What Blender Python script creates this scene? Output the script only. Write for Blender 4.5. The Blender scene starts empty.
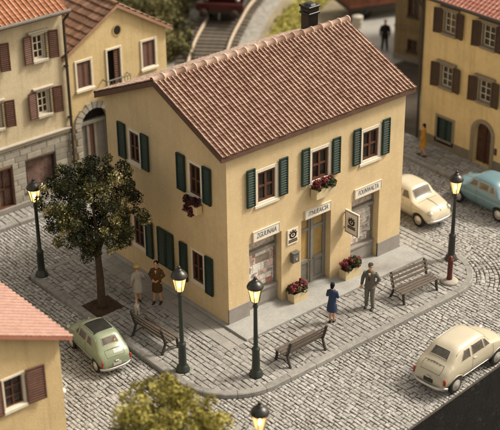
import bpy, bmesh, math, random
import numpy as np
from mathutils import Vector, Matrix
R = math.radians
random.seed(7); rng = np.random.default_rng(7)
scene = bpy.context.scene
col = scene.collection
V3 = lambda *a: np.array(a, float)

# ------------------------------------------------------------------ camera
YAW, PITCH, ROLL = R(50.1697), R(27.9736), R(-0.6573)
CAM = V3(-24.6862, -30.7868, 25.4439)
fwd = V3(math.cos(YAW)*math.cos(PITCH), math.sin(YAW)*math.cos(PITCH), -math.sin(PITCH))
r_ = V3(math.sin(YAW), -math.cos(YAW), 0); u_ = np.cross(r_, fwd)
right = math.cos(ROLL)*r_ + math.sin(ROLL)*u_; up = -math.sin(ROLL)*r_ + math.cos(ROLL)*u_
cd = bpy.data.cameras.new('camera'); cam = bpy.data.objects.new('camera', cd); col.objects.link(cam)
m = Matrix.Identity(4)
for i in range(3):
    m[i][0] = right[i]; m[i][1] = up[i]; m[i][2] = -fwd[i]; m[i][3] = CAM[i]
cam.matrix_world = m
cd.sensor_width = 36; cd.lens = 97.40; cd.clip_end = 1000; cd.clip_start = 0.5
cd.dof.use_dof = True; cd.dof.focus_distance = 46.2; cd.dof.aperture_fstop = 0.30
scene.camera = cam

# ------------------------------------------------------------------ world, sun, exposure
SUN_EL, SUN_AZ = R(46), R(-24)            # azimuth from +X, towards the sun
w = bpy.data.worlds.new('World'); scene.world = w; w.use_nodes = True
nt = w.node_tree; nt.nodes.clear()
sky = nt.nodes.new('ShaderNodeTexSky'); sky.sky_type = 'NISHITA'; sky.sun_disc = False
sky.sun_elevation = SUN_EL; sky.sun_rotation = R(90) - SUN_AZ; sky.dust_density = 4; sky.air_density = 1.0; sky.ozone_density = 0.6
hs = nt.nodes.new('ShaderNodeHueSaturation'); hs.inputs['Saturation'].default_value = 0.30
wm = nt.nodes.new('ShaderNodeMix'); wm.data_type = 'RGBA'; wm.blend_type = 'MULTIPLY'; wm.inputs[0].default_value = 1
wm.inputs[7].default_value = (1.0, 0.87, 0.68, 1)
bg = nt.nodes.new('ShaderNodeBackground'); bg.inputs[1].default_value = 0.15
wo = nt.nodes.new('ShaderNodeOutputWorld')
nt.links.new(sky.outputs[0], hs.inputs['Color']); nt.links.new(hs.outputs[0], wm.inputs[6])
nt.links.new(wm.outputs[2], bg.inputs[0]); nt.links.new(bg.outputs[0], wo.inputs[0])
sl = bpy.data.lights.new('sun', 'SUN'); sl.energy = 2.5; sl.angle = R(11); sl.color = (1.0, 0.92, 0.79)
so = bpy.data.objects.new('sun', sl); col.objects.link(so)
sd = Vector((math.cos(SUN_EL)*math.cos(SUN_AZ), math.cos(SUN_EL)*math.sin(SUN_AZ), math.sin(SUN_EL)))
so.rotation_euler = sd.to_track_quat('Z', 'Y').to_euler(); so.location = (30, -20, 40)
vs = scene.view_settings
scene.display_settings.display_device = 'sRGB'
vs.view_transform = 'Standard'; vs.look = 'None'; vs.gamma = 1; vs.exposure = 0.62; vs.use_curve_mapping = False
scene.render.engine = 'CYCLES'; scene.cycles.use_denoising = True
scene.cycles.max_bounces = 6; scene.cycles.transparent_max_bounces = 8

# ------------------------------------------------------------------ materials
MATS = {}
def mat(name, c, rough=.8, var=.15, scale=6., bump=0., bscale=30., metal=0., tone=0., spots=None, emit=None, spec=.4, coat=0., bdist=.03, streak=0.):
    """principled material; var = large noise variation, tone = how much the 'tone' attribute changes the colour, spots=(colour, scale, amount)"""
    if name in MATS: return MATS[name]
    M = bpy.data.materials.new(name); M.use_nodes = True; t = M.node_tree; N = t.nodes; L = t.links
    b = N['Principled BSDF']; b.inputs['Roughness'].default_value = rough; b.inputs['Metallic'].default_value = metal
    b.inputs['Specular IOR Level'].default_value = spec; b.inputs['Coat Weight'].default_value = coat
    tc = N.new('ShaderNodeTexCoord'); co = tc.outputs['Object']
    def noise(s, det=4, ro=.6):
        n = N.new('ShaderNodeTexNoise'); n.inputs['Scale'].default_value = s; n.inputs['Detail'].default_value = det; n.inputs['Roughness'].default_value = ro
        L.new(co, n.inputs['Vector']); return n.outputs['Fac']
    def mix(fac, a, bb, bt='MIX'):
        x = N.new('ShaderNodeMix'); x.data_type = 'RGBA'; x.blend_type = bt
        for sock, val in ((x.inputs[0], fac), (x.inputs[6], a), (x.inputs[7], bb)):
            if isinstance(val, bpy.types.NodeSocket): L.new(val, sock)
            elif isinstance(val, (int, float)): sock.default_value = val
            else: sock.default_value = (*val, 1) if len(val) == 3 else val
        return x.outputs[2]
    def ramp(v, lo, hi, a=0., bb=1.):
        mr = N.new('ShaderNodeMapRange'); L.new(v, mr.inputs[0]); mr.inputs[1].default_value = lo; mr.inputs[2].default_value = hi
        mr.inputs[3].default_value = a; mr.inputs[4].default_value = bb; return mr.outputs[0]
    c = np.array(c)
    cur = tuple(c)
    if var:
        cur = mix(ramp(noise(scale), .3, .7), tuple(c*(1-var)), tuple(np.minimum(c*(1+var), .95)))
        cur = mix(ramp(noise(scale*6, 3), .35, .65), cur, mix(1., cur, (1-var*.7,)*3, 'MULTIPLY'))
    if streak:
        mp = N.new('ShaderNodeMapping'); mp.inputs['Scale'].default_value = (3.2, 3.2, .22); L.new(co, mp.inputs['Vector'])
        n = N.new('ShaderNodeTexNoise'); n.inputs['Scale'].default_value = 1.6; n.inputs['Detail'].default_value = 5; L.new(mp.outputs[0], n.inputs['Vector'])
        cur = mix(ramp(n.outputs['Fac'], .5, .75, 0, streak), cur, mix(1., cur, (.55, .48, .40), 'MULTIPLY'))
    if tone:
        at = N.new('ShaderNodeAttribute'); at.attribute_name = 'tone'
        cur = mix(1., cur, mix(at.outputs['Fac'], (1-tone,)*3, (1+tone, 1+tone*.97, 1+tone*.92)), 'MULTIPLY')
    if spots:
        sc, ss, sa = spots
        cur = mix(ramp(noise(ss, 2, .5), .655, .70, 0, sa), cur, sc)
    if isinstance(cur, tuple): b.inputs['Base Color'].default_value = (*cur, 1)
    else: L.new(cur, b.inputs['Base Color'])
    if bump:
        bp = N.new('ShaderNodeBump'); bp.inputs['Strength'].default_value = bump; bp.inputs['Distance'].default_value = bdist
        L.new(noise(bscale, 5, .65), bp.inputs['Height']); L.new(bp.outputs[0], b.inputs['Normal'])
    if emit:
        b.inputs['Emission Color'].default_value = (*emit[0], 1); b.inputs['Emission Strength'].default_value = emit[1]
    MATS[name] = M; return M
def ramp_mat(name, stops, rough=.85, attr='tone', bump=0., bscale=20., spec=.3, var=.12):
    """colour ramp driven by the per-piece attribute"""
    if name in MATS: return MATS[name]
    M = bpy.data.materials.new(name); M.use_nodes = True; t = M.node_tree; N = t.nodes; L = t.links
    b = N['Principled BSDF']; b.inputs['Roughness'].default_value = rough; b.inputs['Specular IOR Level'].default_value = spec
    at = N.new('ShaderNodeAttribute'); at.attribute_name = attr
    cr = N.new('ShaderNodeValToRGB'); L.new(at.outputs['Fac'], cr.inputs[0])
    e = cr.color_ramp.elements
    while len(e) < len(stops): e.new(.5)
    for k, (p, c) in enumerate(stops): e[k].position = p; e[k].color = (*c, 1)
    tc = N.new('ShaderNodeTexCoord'); n = N.new('ShaderNodeTexNoise'); n.inputs['Scale'].default_value = 7; n.inputs['Detail'].default_value = 5; L.new(tc.outputs['Object'], n.inputs['Vector'])
    mr = N.new('ShaderNodeMapRange'); L.new(n.outputs['Fac'], mr.inputs[0]); mr.inputs[1].default_value = .3; mr.inputs[2].default_value = .7; mr.inputs[3].default_value = 1-var; mr.inputs[4].default_value = 1+var
    x = N.new('ShaderNodeMix'); x.data_type = 'RGBA'; x.blend_type = 'MULTIPLY'; x.inputs[0].default_value = 1
    L.new(cr.outputs[0], x.inputs[6]); L.new(mr.outputs[0], x.inputs[7]); L.new(x.outputs[2], b.inputs['Base Color'])
    if bump:
        n2 = N.new('ShaderNodeTexNoise'); n2.inputs['Scale'].default_value = bscale; n2.inputs['Detail'].default_value = 5; L.new(tc.outputs['Object'], n2.inputs['Vector'])
        bp = N.new('ShaderNodeBump'); bp.inputs['Strength'].default_value = bump; bp.inputs['Distance'].default_value = .03
        L.new(n2.outputs['Fac'], bp.inputs['Height']); L.new(bp.outputs[0], b.inputs['Normal'])
    MATS[name] = M; return M

stucco_main = mat('stucco_main', (.64, .505, .305), .92, .08, .8, .6, 38, spots=((.86, .76, .58), 12, .55), spec=.15, bdist=.035, streak=.16)
stucco_cream = mat('stucco_cream', (.58, .50, .35), .92, .10, .9, .5, 14, streak=.35, spec=.15)
stucco_yellow = mat('stucco_yellow', (.60, .475, .265), .92, .10, .9, .5, 14, streak=.3, spec=.15)
stucco_ochre = mat('stucco_ochre', (.68, .53, .285), .92, .10, .8, .5, 14, streak=.35, spec=.15)
stucco_brown = mat('stucco_brown', (.20, .15, .085), .92, .18, .9, .5, 14, streak=.5, spec=.15)
stucco_sand = mat('stucco_sand', (.56, .43, .24), .92, .08, .8, .5, 14, streak=.3, spec=.15)
plinth_grey = mat('plinth_grey', (.27, .25, .235), .85, .12, 2, .4, 25)
stone_grey = mat('stone_grey', (.33, .31, .27), .88, .14, 3, .5, 14, tone=.22)
frame_white = mat('frame_white', (.66, .60, .50), .7, .08, 5, .2, 30)
frame_brown = mat('frame_brown', (.10, .042, .024), .55, .2, 8, .2, 30)
shutter_green = mat('shutter_green', (.007, .027, .020), .5, .2, 6, .15, 40, tone=.25)
shutter_brown = mat('shutter_brown', (.115, .052, .034), .6, .2, 6, .2, 40, tone=.25)
shutter_dark = mat('shutter_dark', (.062, .034, .020), .6, .2, 6, .2, 40, tone=.25)
shutter_olive = mat('shutter_olive', (.16, .115, .06), .65, .2, 6, .2, 40)
door_brown = mat('door_brown', (.075, .032, .02), .6, .25, 5, .3, 30)
door_grey = mat('door_grey', (.21, .20, .18), .7, .14, 4, .3, 30)
door_panel = mat('door_panel', (.38, .25, .09), .6, .2, 3, .2, 20)
board_brown = mat('board_brown', (.115, .062, .042), .75, .2, 3, .3, 20)
board_dark = mat('board_dark', (.045, .030, .024), .7, .2, 3, .2, 20)
board_tan = mat('board_tan', (.33, .20, .13), .8, .15, 3, .2, 20)
glass_dark = mat('glass_dark', (.018, .015, .012), .12, 0, spec=.6)
black_gap = mat('black_gap', (.012, .011, .010), .9, 0)
lamp_green = mat('lamp_green', (.012, .020, .016), .38, .2, 5, spec=.55)
lamp_black = mat('lamp_black', (.014, .013, .012), .35, .1, 5, spec=.6)
iron_grey = mat('iron_grey', (.16, .15, .14), .55, .2, 6, metal=.3)
bench_wood = mat('bench_wood', (.105, .085, .07), .65, .25, 9, .3, 40, tone=.2)
bench_iron = mat('bench_iron', (.045, .036, .03), .55, .2, 6)
chrome = mat('chrome', (.55, .53, .50), .38, .05, 5, metal=.95)
rubber = mat('rubber', (.016, .015, .014), .75, .1, 5)
hub_grey = mat('hub_grey', (.55, .53, .49), .35, .05, 5, metal=.6)
car_glass = mat('car_glass', (.10, .088, .070), .10, .4, 2.5, spec=.8)
sign_white = mat('sign_white', (.70, .66, .58), .6, .06, 6)
ink = mat('ink', (.12, .13, .165), .7, 0)
ink_brown = mat('ink_brown', (.075, .040, .022), .7, 0)
slab_mat = mat('slab_mat', (.33, .333, .325), .85, .14, 1.6, .5, 24, spec=.2)
kerb_mat = mat('kerb_mat', (.25, .245, .235), .85, .2, 5, .5, 22, tone=.14)
soil = mat('soil', (.055, .032, .018), .95, .35, 6, .8, 18)
grout = mat('grout', (.065, .056, .047), .95, .25, 3, .5, 18)
base_black = mat('base_black', (.010, .010, .010), .38, .4, 2, .9, 7, spots=((.06, .06, .057), 5, .4))
stone_ramp = ramp_mat('cobble', [(0, (.185, .18, .175)), (.35, (.29, .285, .278)), (.75, (.378, .373, .365)), (1, (.49, .485, .475))], .85, bump=.8, bscale=22, var=.24)
paver_ramp = ramp_mat('paver', [(0, (.17, .166, .16)), (.4, (.25, .245, .238)), (1, (.355, .35, .34))], .85, bump=.8, bscale=17, var=.24)
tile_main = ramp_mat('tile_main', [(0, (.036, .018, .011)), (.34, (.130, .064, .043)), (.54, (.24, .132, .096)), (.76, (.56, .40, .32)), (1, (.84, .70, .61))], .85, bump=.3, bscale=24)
tile_orange = ramp_mat('tile_orange', [(0, (.15, .058, .030)), (.4, (.29, .125, .068)), (.75, (.50, .26, .16)), (1, (.70, .47, .33))], .85, bump=.3)
tile_brown = ramp_mat('tile_brown', [(0, (.11, .060, .040)), (.5, (.18, .10, .068)), (1, (.27, .16, .11))], .85, bump=.3)
tile_pink = ramp_mat('tile_pink', [(0, (.22, .125, .10)), (.5, (.33, .20, .165)), (1, (.43, .285, .245))], .85, bump=.3)
tile_red = ramp_mat('tile_red', [(0, (.15, .045, .032)), (.5, (.30, .115, .085)), (1, (.56, .34, .28))], .85, bump=.3)
bark = mat('bark', (.060, .040, .025), .95, .3, 6, .9, 14)
leaf_dark = ramp_mat('leaf_dark', [(0, (.006, .009, .003)), (.34, (.022, .028, .008)), (.58, (.075, .078, .020)), (.74, (.24, .205, .065)), (1, (.82, .72, .45))], .7, var=.25)
leaf_olive = ramp_mat('leaf_olive', [(0, (.10, .085, .014)), (.5, (.30, .265, .055)), (1, (.56, .50, .17))], .8, var=.25)
leaf_bush = ramp_mat('leaf_bush', [(0, (.035, .036, .014)), (.5, (.115, .11, .042)), (1, (.26, .23, .10))], .85, var=.3)
leaf_moss = ramp_mat('leaf_moss', [(0, (.16, .15, .03)), (.5, (.36, .33, .075)), (1, (.52, .48, .15))], .85, var=.3)
leaf_plant = ramp_mat('leaf_plant', [(0, (.012, .022, .008)), (.6, (.05, .06, .02)), (1, (.12, .12, .05))], .7)
petal_red = ramp_mat('petal_red', [(0, (.045, .006, .010)), (.5, (.20, .025, .038)), (.85, (.36, .06, .085)), (1, (.50, .26, .26))], .7)
petal_dark = ramp_mat('petal_dark', [(0, (.018, .006, .006)), (1, (.08, .018, .018))], .7)
flesh = mat('flesh', (.50, .27, .16), .6, .05, 8)
rust = mat('rust', (.20, .075, .042), .85, .3, 3, .5, 14, tone=.2)
loco_red = mat('loco_red', (.055, .008, .008), .4, .15, 4)
rail_steel = mat('rail_steel', (.46, .38, .29), .5, .15, 4)
sleeper_mat = mat('sleeper_mat', (.13, .11, .09), .9, .25, 5, .5, 14, tone=.2)
ballast_mat = mat('ballast_mat', (.26, .25, .23), .95, .35, 4, 1, 9)
earth_mat = mat('earth_mat', (.24, .205, .135), .95, .3, .8, .8, 5, spots=((.10, .11, .03), 1.1, .8))
asphalt = mat('asphalt', (.32, .315, .30), .9, .12, 1.2, .4, 16)
moss_mat = mat('moss_mat', (.30, .275, .07), .95, .35, 1.5, .8, 8)

# ------------------------------------------------------------------ mesh builder
class MB:
    def __init__(s): s.v = []; s.f = []; s.t = []; s.tone = 0.5; s.sm = []; s.smooth = False
    def add(s, vs, fs, tone=None):
        o = len(s.v); s.v += [tuple(map(float, p)) for p in vs]; s.f += [tuple(i+o for i in f) for f in fs]
        if tone is None: tone = s.tone
        s.t += list(tone) if hasattr(tone, '__len__') else [tone]*len(vs); s.sm += [s.smooth]*len(fs)
    def box(s, c, d, rot=0, ch=0., ax=None, tone=None):
        """box centre c, full size d, chamfer ch, rotated about z by rot, or axes ax = 3 unit vectors"""
        hx, hy, hz = d[0]/2, d[1]/2, d[2]/2; pts = []; F = []
        if ch <= 0:
            pts = [(x, y, z) for x in (-hx, hx) for y in (-hy, hy) for z in (-hz, hz)]
            F = [(0, 1, 3, 2), (4, 6, 7, 5), (0, 4, 5, 1), (2, 3, 7, 6), (0, 2, 6, 4), (1, 5, 7, 3)]
        else:
            ch = min(ch, hx*.45, hy*.45, hz*.45)
            idx = {}
            for sx in (-1, 1):
                for sy in (-1, 1):
                    for sz in (-1, 1):
                        for a in range(3):
                            p = [sx*hx, sy*hy, sz*hz]
                            for k in range(3):
                                if k != a: p[k] -= (sx, sy, sz)[k]*ch
                            idx[sx, sy, sz, a] = len(pts); pts.append(tuple(p))
            q = idx
            for a in range(3):
                b, c2 = [(1, 2), (2, 0), (0, 1)][a]
                for sg in (-1, 1):
                    def k(sb, sc):
                        t = [0, 0, 0]; t[a] = sg; t[b] = sb; t[c2] = sc; return q[t[0], t[1], t[2], a]
                    f = [k(-1, -1), k(1, -1), k(1, 1), k(-1, 1)]; F.append(tuple(f if sg > 0 else f[::-1]))
                for s1 in (-1, 1):
                    for s2 in (-1, 1):
                        def kk(sa, which):
                            t = [0, 0, 0]; t[a] = sa; t[b] = s1; t[c2] = s2; return q[t[0], t[1], t[2], which]
                        f = [kk(-1, b), kk(1, b), kk(1, c2), kk(-1, c2)]; F.append(tuple(f if s1*s2 < 0 else f[::-1]))
            for sx in (-1, 1):
                for sy in (-1, 1):
                    for sz in (-1, 1):
                        f = [q[sx, sy, sz, a] for a in range(3)]; F.append(tuple(f if sx*sy*sz > 0 else f[::-1]))
        P = np.array(pts)
        if ax is not None: P = P @ np.array(ax, float)
        elif rot:
            cc, ss = math.cos(rot), math.sin(rot); P = np.stack([P[:, 0]*cc-P[:, 1]*ss, P[:, 0]*ss+P[:, 1]*cc, P[:, 2]], 1)
        s.add(P+np.array(c, float), F, tone)
    def span(s, x0, x1, y0, y1, z0, z1, ch=0., tone=None): s.box(((x0+x1)/2, (y0+y1)/2, (z0+z1)/2), (abs(x1-x0), abs(y1-y0), abs(z1-z0)), 0, ch, None, tone)
    def tube(s, path, rad, n=10, cap=True, ref=None, sy=1.):
        """swept tube; rad: number, list, or list of (a,b) semi-axes; ref = the direction of axis a"""
        P = np.array(path, float); k = len(P)
        rad = [rad]*k if not hasattr(rad, '__len__') else list(rad)
        rings = []
        for i in range(k):
            t = P[min(i+1, k-1)]-P[max(i-1, 0)]; t = t/(np.linalg.norm(t)+1e-9)
            rf = np.array(ref, float) if ref is not None else (V3(1, 0, 0) if abs(t[0]) < .8 else V3(0, 1, 0))
            a = rf-t*(rf@t); a /= np.linalg.norm(a)+1e-9; b = np.cross(t, a)
            ra, rb = rad[i] if hasattr(rad[i], '__len__') else (rad[i], rad[i]*sy)
            th = np.arange(n)*2*math.pi/n
            rings.append(P[i]+np.outer(np.cos(th)*ra, a)+np.outer(np.sin(th)*rb, b))
        Vv = np.concatenate(rings); F = []
        for i in range(k-1):
            for j in range(n):
                j2 = (j+1) % n; F.append((i*n+j, i*n+j2, (i+1)*n+j2, (i+1)*n+j))
        if cap: F.append(tuple(range(n))[::-1]); F.append(tuple(range((k-1)*n, k*n)))
        s.add(Vv, F)
    def lathe(s, prof, c=(0, 0, 0), n=20):
        """profile of (radius, z) turned about the vertical through c"""
        th = np.arange(n)*2*math.pi/n; Vv = []; F = []
        for r, z in prof: Vv += [(c[0]+r*math.cos(a), c[1]+r*math.sin(a), c[2]+z) for a in th]
        for i in range(len(prof)-1):
            for j in range(n): j2 = (j+1) % n; F.append((i*n+j, i*n+j2, (i+1)*n+j2, (i+1)*n+j))
        F.append(tuple(range(n))[::-1]); F.append(tuple(range((len(prof)-1)*n, len(prof)*n)))
        s.add(Vv, F)
    def ball(s, c, r, n=12, m=8, ax=None):
        r = r if hasattr(r, '__len__') else (r, r, r); Vv = [(0, 0, -1)]; F = []
        for i in range(1, m):
            ph = -math.pi/2+math.pi*i/m
            Vv += [(math.cos(ph)*math.cos(2*math.pi*j/n), math.cos(ph)*math.sin(2*math.pi*j/n), math.sin(ph)) for j in range(n)]
        Vv.append((0, 0, 1)); last = len(Vv)-1
        for j in range(n): F.append((0, 1+(j+1) % n, 1+j)); F.append((last, 1+(m-2)*n+j, 1+(m-2)*n+(j+1) % n))
        for i in range(m-2):
            for j in range(n): a = 1+i*n; F.append((a+j, a+(j+1) % n, a+n+(j+1) % n, a+n+j))
        P = np.array(Vv)*np.array(r)
        if ax is not None: P = P @ np.array(ax, float)
        s.add(P+np.array(c, float), F)
    def prism(s, poly, z0, z1):
        n = len(poly); s.add([(x, y, z0) for x, y in poly]+[(x, y, z1) for x, y in poly], [tuple(range(n))[::-1], tuple(range(n, 2*n))]+[(i, (i+1) % n, n+(i+1) % n, n+i) for i in range(n)])
    def build(s, name, m=None, parent=None, loc=None, weld=False, mods=None, normals=False):
        me = bpy.data.meshes.new(name)
        vv, ff, tt = s.v, s.f, s.t
        if weld and vv:
            A = np.round(np.array(vv), 4); uq, ix, inv = np.unique(A, axis=0, return_index=True, return_inverse=True); inv = inv.ravel()
            vv = [tuple(x) for x in uq]; tt = [s.t[i] for i in ix]; f2 = []; sm = []
            for k, f in enumerate(ff):
                g = []
                for i in f:
                    q = int(inv[i])
                    if q not in g: g.append(q)
                if len(g) > 2: f2.append(g); sm.append(s.sm[k])
            ff = f2; s.sm = sm
        me.from_pydata(vv, [], ff)
        a = me.attributes.new('tone', 'FLOAT', 'POINT'); a.data.foreach_set('value', np.array(tt, np.float32))
        me.polygons.foreach_set('use_smooth', np.array(s.sm, bool)); me.update()
        if normals:
            b = bmesh.new(); b.from_mesh(me); bmesh.ops.recalc_face_normals(b, faces=b.faces); b.to_mesh(me); b.free()
        o = bpy.data.objects.new(name, me); col.objects.link(o)
        if m is not None: me.materials.append(m)
        if mods: bake(o, mods)
        if parent is not None: o.parent = parent
        if loc is not None: o.location = loc
        return o
def bake(o, fn):
    """run modifiers on o and keep the result as plain mesh"""
    fn(o); bpy.context.view_layer.update()
    dg = bpy.context.evaluated_depsgraph_get(); me = bpy.data.meshes.new_from_object(o.evaluated_get(dg)); old = o.data
    o.modifiers.clear(); o.data = me; me.name = o.name
    bpy.data.meshes.remove(old)
def remesh(vox, it=6, fac=.5):
    def fn(o):
        r = o.modifiers.new('r', 'REMESH'); r.mode = 'VOXEL'; r.voxel_size = vox; r.use_smooth_shade = True
        k = o.modifiers.new('s', 'SMOOTH'); k.iterations = it; k.factor = fac
    return fn
def np_mesh(name, V, F, tone, m, parent=None, smooth=False):
    me = bpy.data.meshes.new(name); nv, nf, k = len(V), len(F), F.shape[1]
    me.vertices.add(nv); me.vertices.foreach_set('co', V.astype(np.float32).ravel())
    me.loops.add(nf*k); me.loops.foreach_set('vertex_index', F.astype(np.int32).ravel())
    me.polygons.add(nf); me.polygons.foreach_set('loop_start', np.arange(nf, dtype=np.int32)*k)
    me.polygons.foreach_set('use_smooth', np.full(nf, smooth))
    a = me.attributes.new('tone', 'FLOAT', 'POINT'); a.data.foreach_set('value', tone.astype(np.float32))
    me.update(calc_edges=True); me.validate(); me.materials.append(m)
    o = bpy.data.objects.new(name, me); col.objects.link(o)
    if parent is not None: o.parent = parent
    return o
def tag(o, label, cat, group=None):
    o['label'] = label; o['category'] = cat
    if group: o['group'] = group
    return o
def thing(name, label, cat, loc=(0, 0, 0), rotz=0, group=None):
    o = bpy.data.objects.new(name, None); col.objects.link(o); o.location = loc; o.rotation_euler = (0, 0, rotz); o.empty_display_size = .3
    return tag(o, label, cat, group)
def structure(o): o['kind'] = 'structure'; return o
def stuff(o): o['kind'] = 'stuff'; return o
def dup(root, loc, rotz, label, group=None):
    r = root.copy(); col.objects.link(r); r.location = loc; r.rotation_euler = (0, 0, rotz); r['label'] = label
    if group: r['group'] = group
    for ch in list(root.children):
        c = ch.copy(); col.objects.link(c); c.parent = r
        for g in list(ch.children):
            d = g.copy(); col.objects.link(d); d.parent = c
    return r
def text(name, s, size, m, parent, loc, rot, shear=0., width=None, ext=.004):
    """lettering as a mesh; rot = matrix columns (reading direction, up, outward)"""
    cu = bpy.data.curves.new(name, 'FONT'); cu.body = s; cu.size = size; cu.extrude = ext; cu.align_x = 'CENTER'; cu.align_y = 'CENTER'; cu.shear = shear
    o = bpy.data.objects.new(name, cu); col.objects.link(o); bpy.context.view_layer.update()
    me = bpy.data.meshes.new_from_object(o.evaluated_get(bpy.context.evaluated_depsgraph_get())); bpy.data.objects.remove(o)
    A = np.array([v.co[:] for v in me.vertices]); wd = np.ptp(A[:, 0])
    sx = width/wd if width else 1.
    rd, uu, oo = map(np.array, rot)
    for v, p in zip(me.vertices, A): v.co = rd*p[0]*sx+uu*p[1]+oo*p[2]
    me.materials.clear(); me.materials.append(m)
    o = bpy.data.objects.new(name, me); col.objects.link(o); o.parent = parent; o.location = loc; return o

# facade frame: s along the wall, z up, d outward
class Face:
    def __init__(s, o, sd, nd): s.o = np.array(o, float); s.s = np.array(sd, float); s.n = np.array(nd, float); s.z = V3(0, 0, 1)
    def P(s, a, z, d=0.): return s.o+s.s*a+s.z*z+s.n*d
    def box(s, mb, a0, a1, z0, z1, d0, d1, ch=0., tone=None):
        mb.box(s.P((a0+a1)/2, (z0+z1)/2, (d0+d1)/2), (abs(a1-a0), abs(d1-d0), abs(z1-z0)), ch=ch, ax=(s.s, s.n, s.z), tone=tone)
    def wall(s, mb, a0, a1, z0, z1, holes, depth=.3):
        """wall sheet with recessed openings; hole = (a0,a1,z0,z1,arch?)"""
        A = sorted({a0, a1, *[h[0] for h in holes], *[h[1] for h in holes]}); Z = sorted({z0, z1, *[h[2] for h in holes], *[h[3] for h in holes]})
        for i in range(len(A)-1):
            for j in range(len(Z)-1):
                ca, cz = (A[i]+A[i+1])/2, (Z[j]+Z[j+1])/2
                if any(h[0] < ca < h[1] and h[2] < cz < h[3] for h in holes): continue
                mb.add([s.P(A[i], Z[j]), s.P(A[i+1], Z[j]), s.P(A[i+1], Z[j+1]), s.P(A[i], Z[j+1])], [(0, 1, 2, 3)])
        for h in holes:
            b0, b1, c0, c1 = h[:4]; pts = [(b0, c0), (b0, c1), (b1, c1), (b1, c0)]
            if len(h) > 4:
                r = (b1-b0)/2; cx = (b0+b1)/2; n = 14
                arc = [(cx-r*math.cos(math.pi*k/n), c1-r+r*math.sin(math.pi*k/n)) for k in range(n+1)]
                for k in range(n):
                    p, q = arc[k], arc[k+1]
                    mb.add([s.P(*p), s.P(*q), s.P(q[0], c1), s.P(p[0], c1)], [(0, 1, 2, 3)])
                pts = [(b0, c0)]+arc+[(b1, c0)]
            for k in range(len(pts)):
                p, q = pts[k], pts[(k+1) % len(pts)]
                mb.add([s.P(*p), s.P(*q), s.P(*q, -depth), s.P(*p, -depth)], [(0, 1, 2, 3)])

# ------------------------------------------------------------------ the ground
PZ, SZ = .14, .22        # pavement and slab heights
def edge_y(x): return -8.28+.098*(x+2.0)          # front edge of the base board
mb = MB()
mb.add([(-16, edge_y(-16), -.03), (12, edge_y(12), -.03), (46, edge_y(12), -.03), (46, 46, -.03), (-16, 46, -.03)], [(0, 1, 2, 3, 4)])
structure(mb.build('ground', grout))
mb = MB(); poly = [(-16, edge_y(-16)), (12, edge_y(12)), (46, edge_y(12)), (46, 46), (-16, 46)]
mb.prism(poly, -4.2, -.036)
o = mb.build('display_base', base_black); tag(o, 'black scuffed edge of the base board under the cobbled street', 'base')
mb = MB(); mb.add([(-300, -300, -4.21), (300, -300, -4.21), (300, 300, -4.21), (-300, 300, -4.21)], [(0, 1, 2, 3)])
structure(mb.build('floor', mat('floor_mat', (.03, .028, .025), .8, .2, .3)))

# island pavement outline (rounded), counter-clockwise
def rounded(x0, x1, y0, y1, r00, r10, r11, r01, n=14):
    out = []
    for cx, cy, r, a0 in ((x0+r00, y0+r00, r00, 180), (x1-r10, y0+r10, r10, 270), (x1-r11, y1-r11, r11, 0), (x0+r01, y1-r01, r01, 90)):
        for k in range(n+1):
            a = R(a0+90*k/n); out.append((cx+r*math.cos(a), cy+r*math.sin(a)))
    return out
IX0, IX1, IY0, IY1 = -3.36, 9.72, -3.68, 7.65
def in_island(x, y, g=0.):
    x0, x1, y0, y1 = IX0-g, IX1+g, IY0-g, IY1+g
    ok = (x > x0) & (x < x1) & (y > y0) & (y < y1)
    for cx, cy, r, sx in ((IX0+2.3, IY0+2.3, 2.3+g, -1), (IX1-2.1, IY0+2.1, 2.1+g, 1)):
        crn = ((x-cx)*sx > 0) & (y < cy)
        ok &= ~(crn & ((x-cx)**2+(y-cy)**2 > r*r))
    return ok
def offset_path(g): return rounded(IX0+g, IX1-g, IY0+g, IY1-g, 2.3-g, 2.1-g, max(.3-g, .02), max(.25-g, .02))

# stones: arrays of centre, half sizes, rotation -> one mesh of chamfered, slightly uneven setts
def setts(name, cx, cy, hx, hy, rot, z, h, m, jit=.008, tilt=.0035, gap=.010):
    n = len(cx); dx = np.array([-1, 1, 1, -1.]); dy = np.array([-1, -1, 1, 1.])
    rings = []
    for k, (ins, zz) in enumerate(((gap, -h), (gap+.002, -.016), (gap+.018, 0.))):
        X = dx[None]*(hx[:, None]-ins)+rng.normal(0, jit*(1 if k else .0)+.001, (n, 4)); Y = dy[None]*(hy[:, None]-ins)+rng.normal(0, jit*(1 if k else .0)+.001, (n, 4))
        Z = np.full((n, 4), zz)
        rings.append((X, Y, Z))
    lift = rng.normal(0, .004, n); ta = rng.normal(0, tilt, n); tb = rng.normal(0, tilt, n)
    c, s_ = np.cos(rot)[:, None], np.sin(rot)[:, None]; out = []
    for k, (X, Y, Z) in enumerate(rings):
        if k: Z = Z+lift[:, None]+ta[:, None]*dx+tb[:, None]*dy
        out.append(np.stack([cx[:, None]+X*c-Y*s_, cy[:, None]+X*s_+Y*c, z+Z], -1))
    Vv = np.concatenate(out, 1).reshape(-1, 3)
    q = []
    for i in range(4):
        j = (i+1) % 4; q += [(i, j, 4+j, 4+i), (4+i, 4+j, 8+j, 8+i)]
    q.append((8, 9, 10, 11)); q = np.array(q)
    F = (q[None]+(np.arange(n)*12)[:, None, None]).reshape(-1, 4)
    patch = .5+.25*np.sin(cx*.9+1.3*np.sin(cy*.5))*np.sin(cy*.8+1.1)          # worn and dusty patches
    tone = np.clip(.62*rng.beta(2.4, 2.2, n)+.38*patch+.02, 0, 1)
    return structure(np_mesh(name, Vv, F, np.repeat(tone, 12), m))
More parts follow.
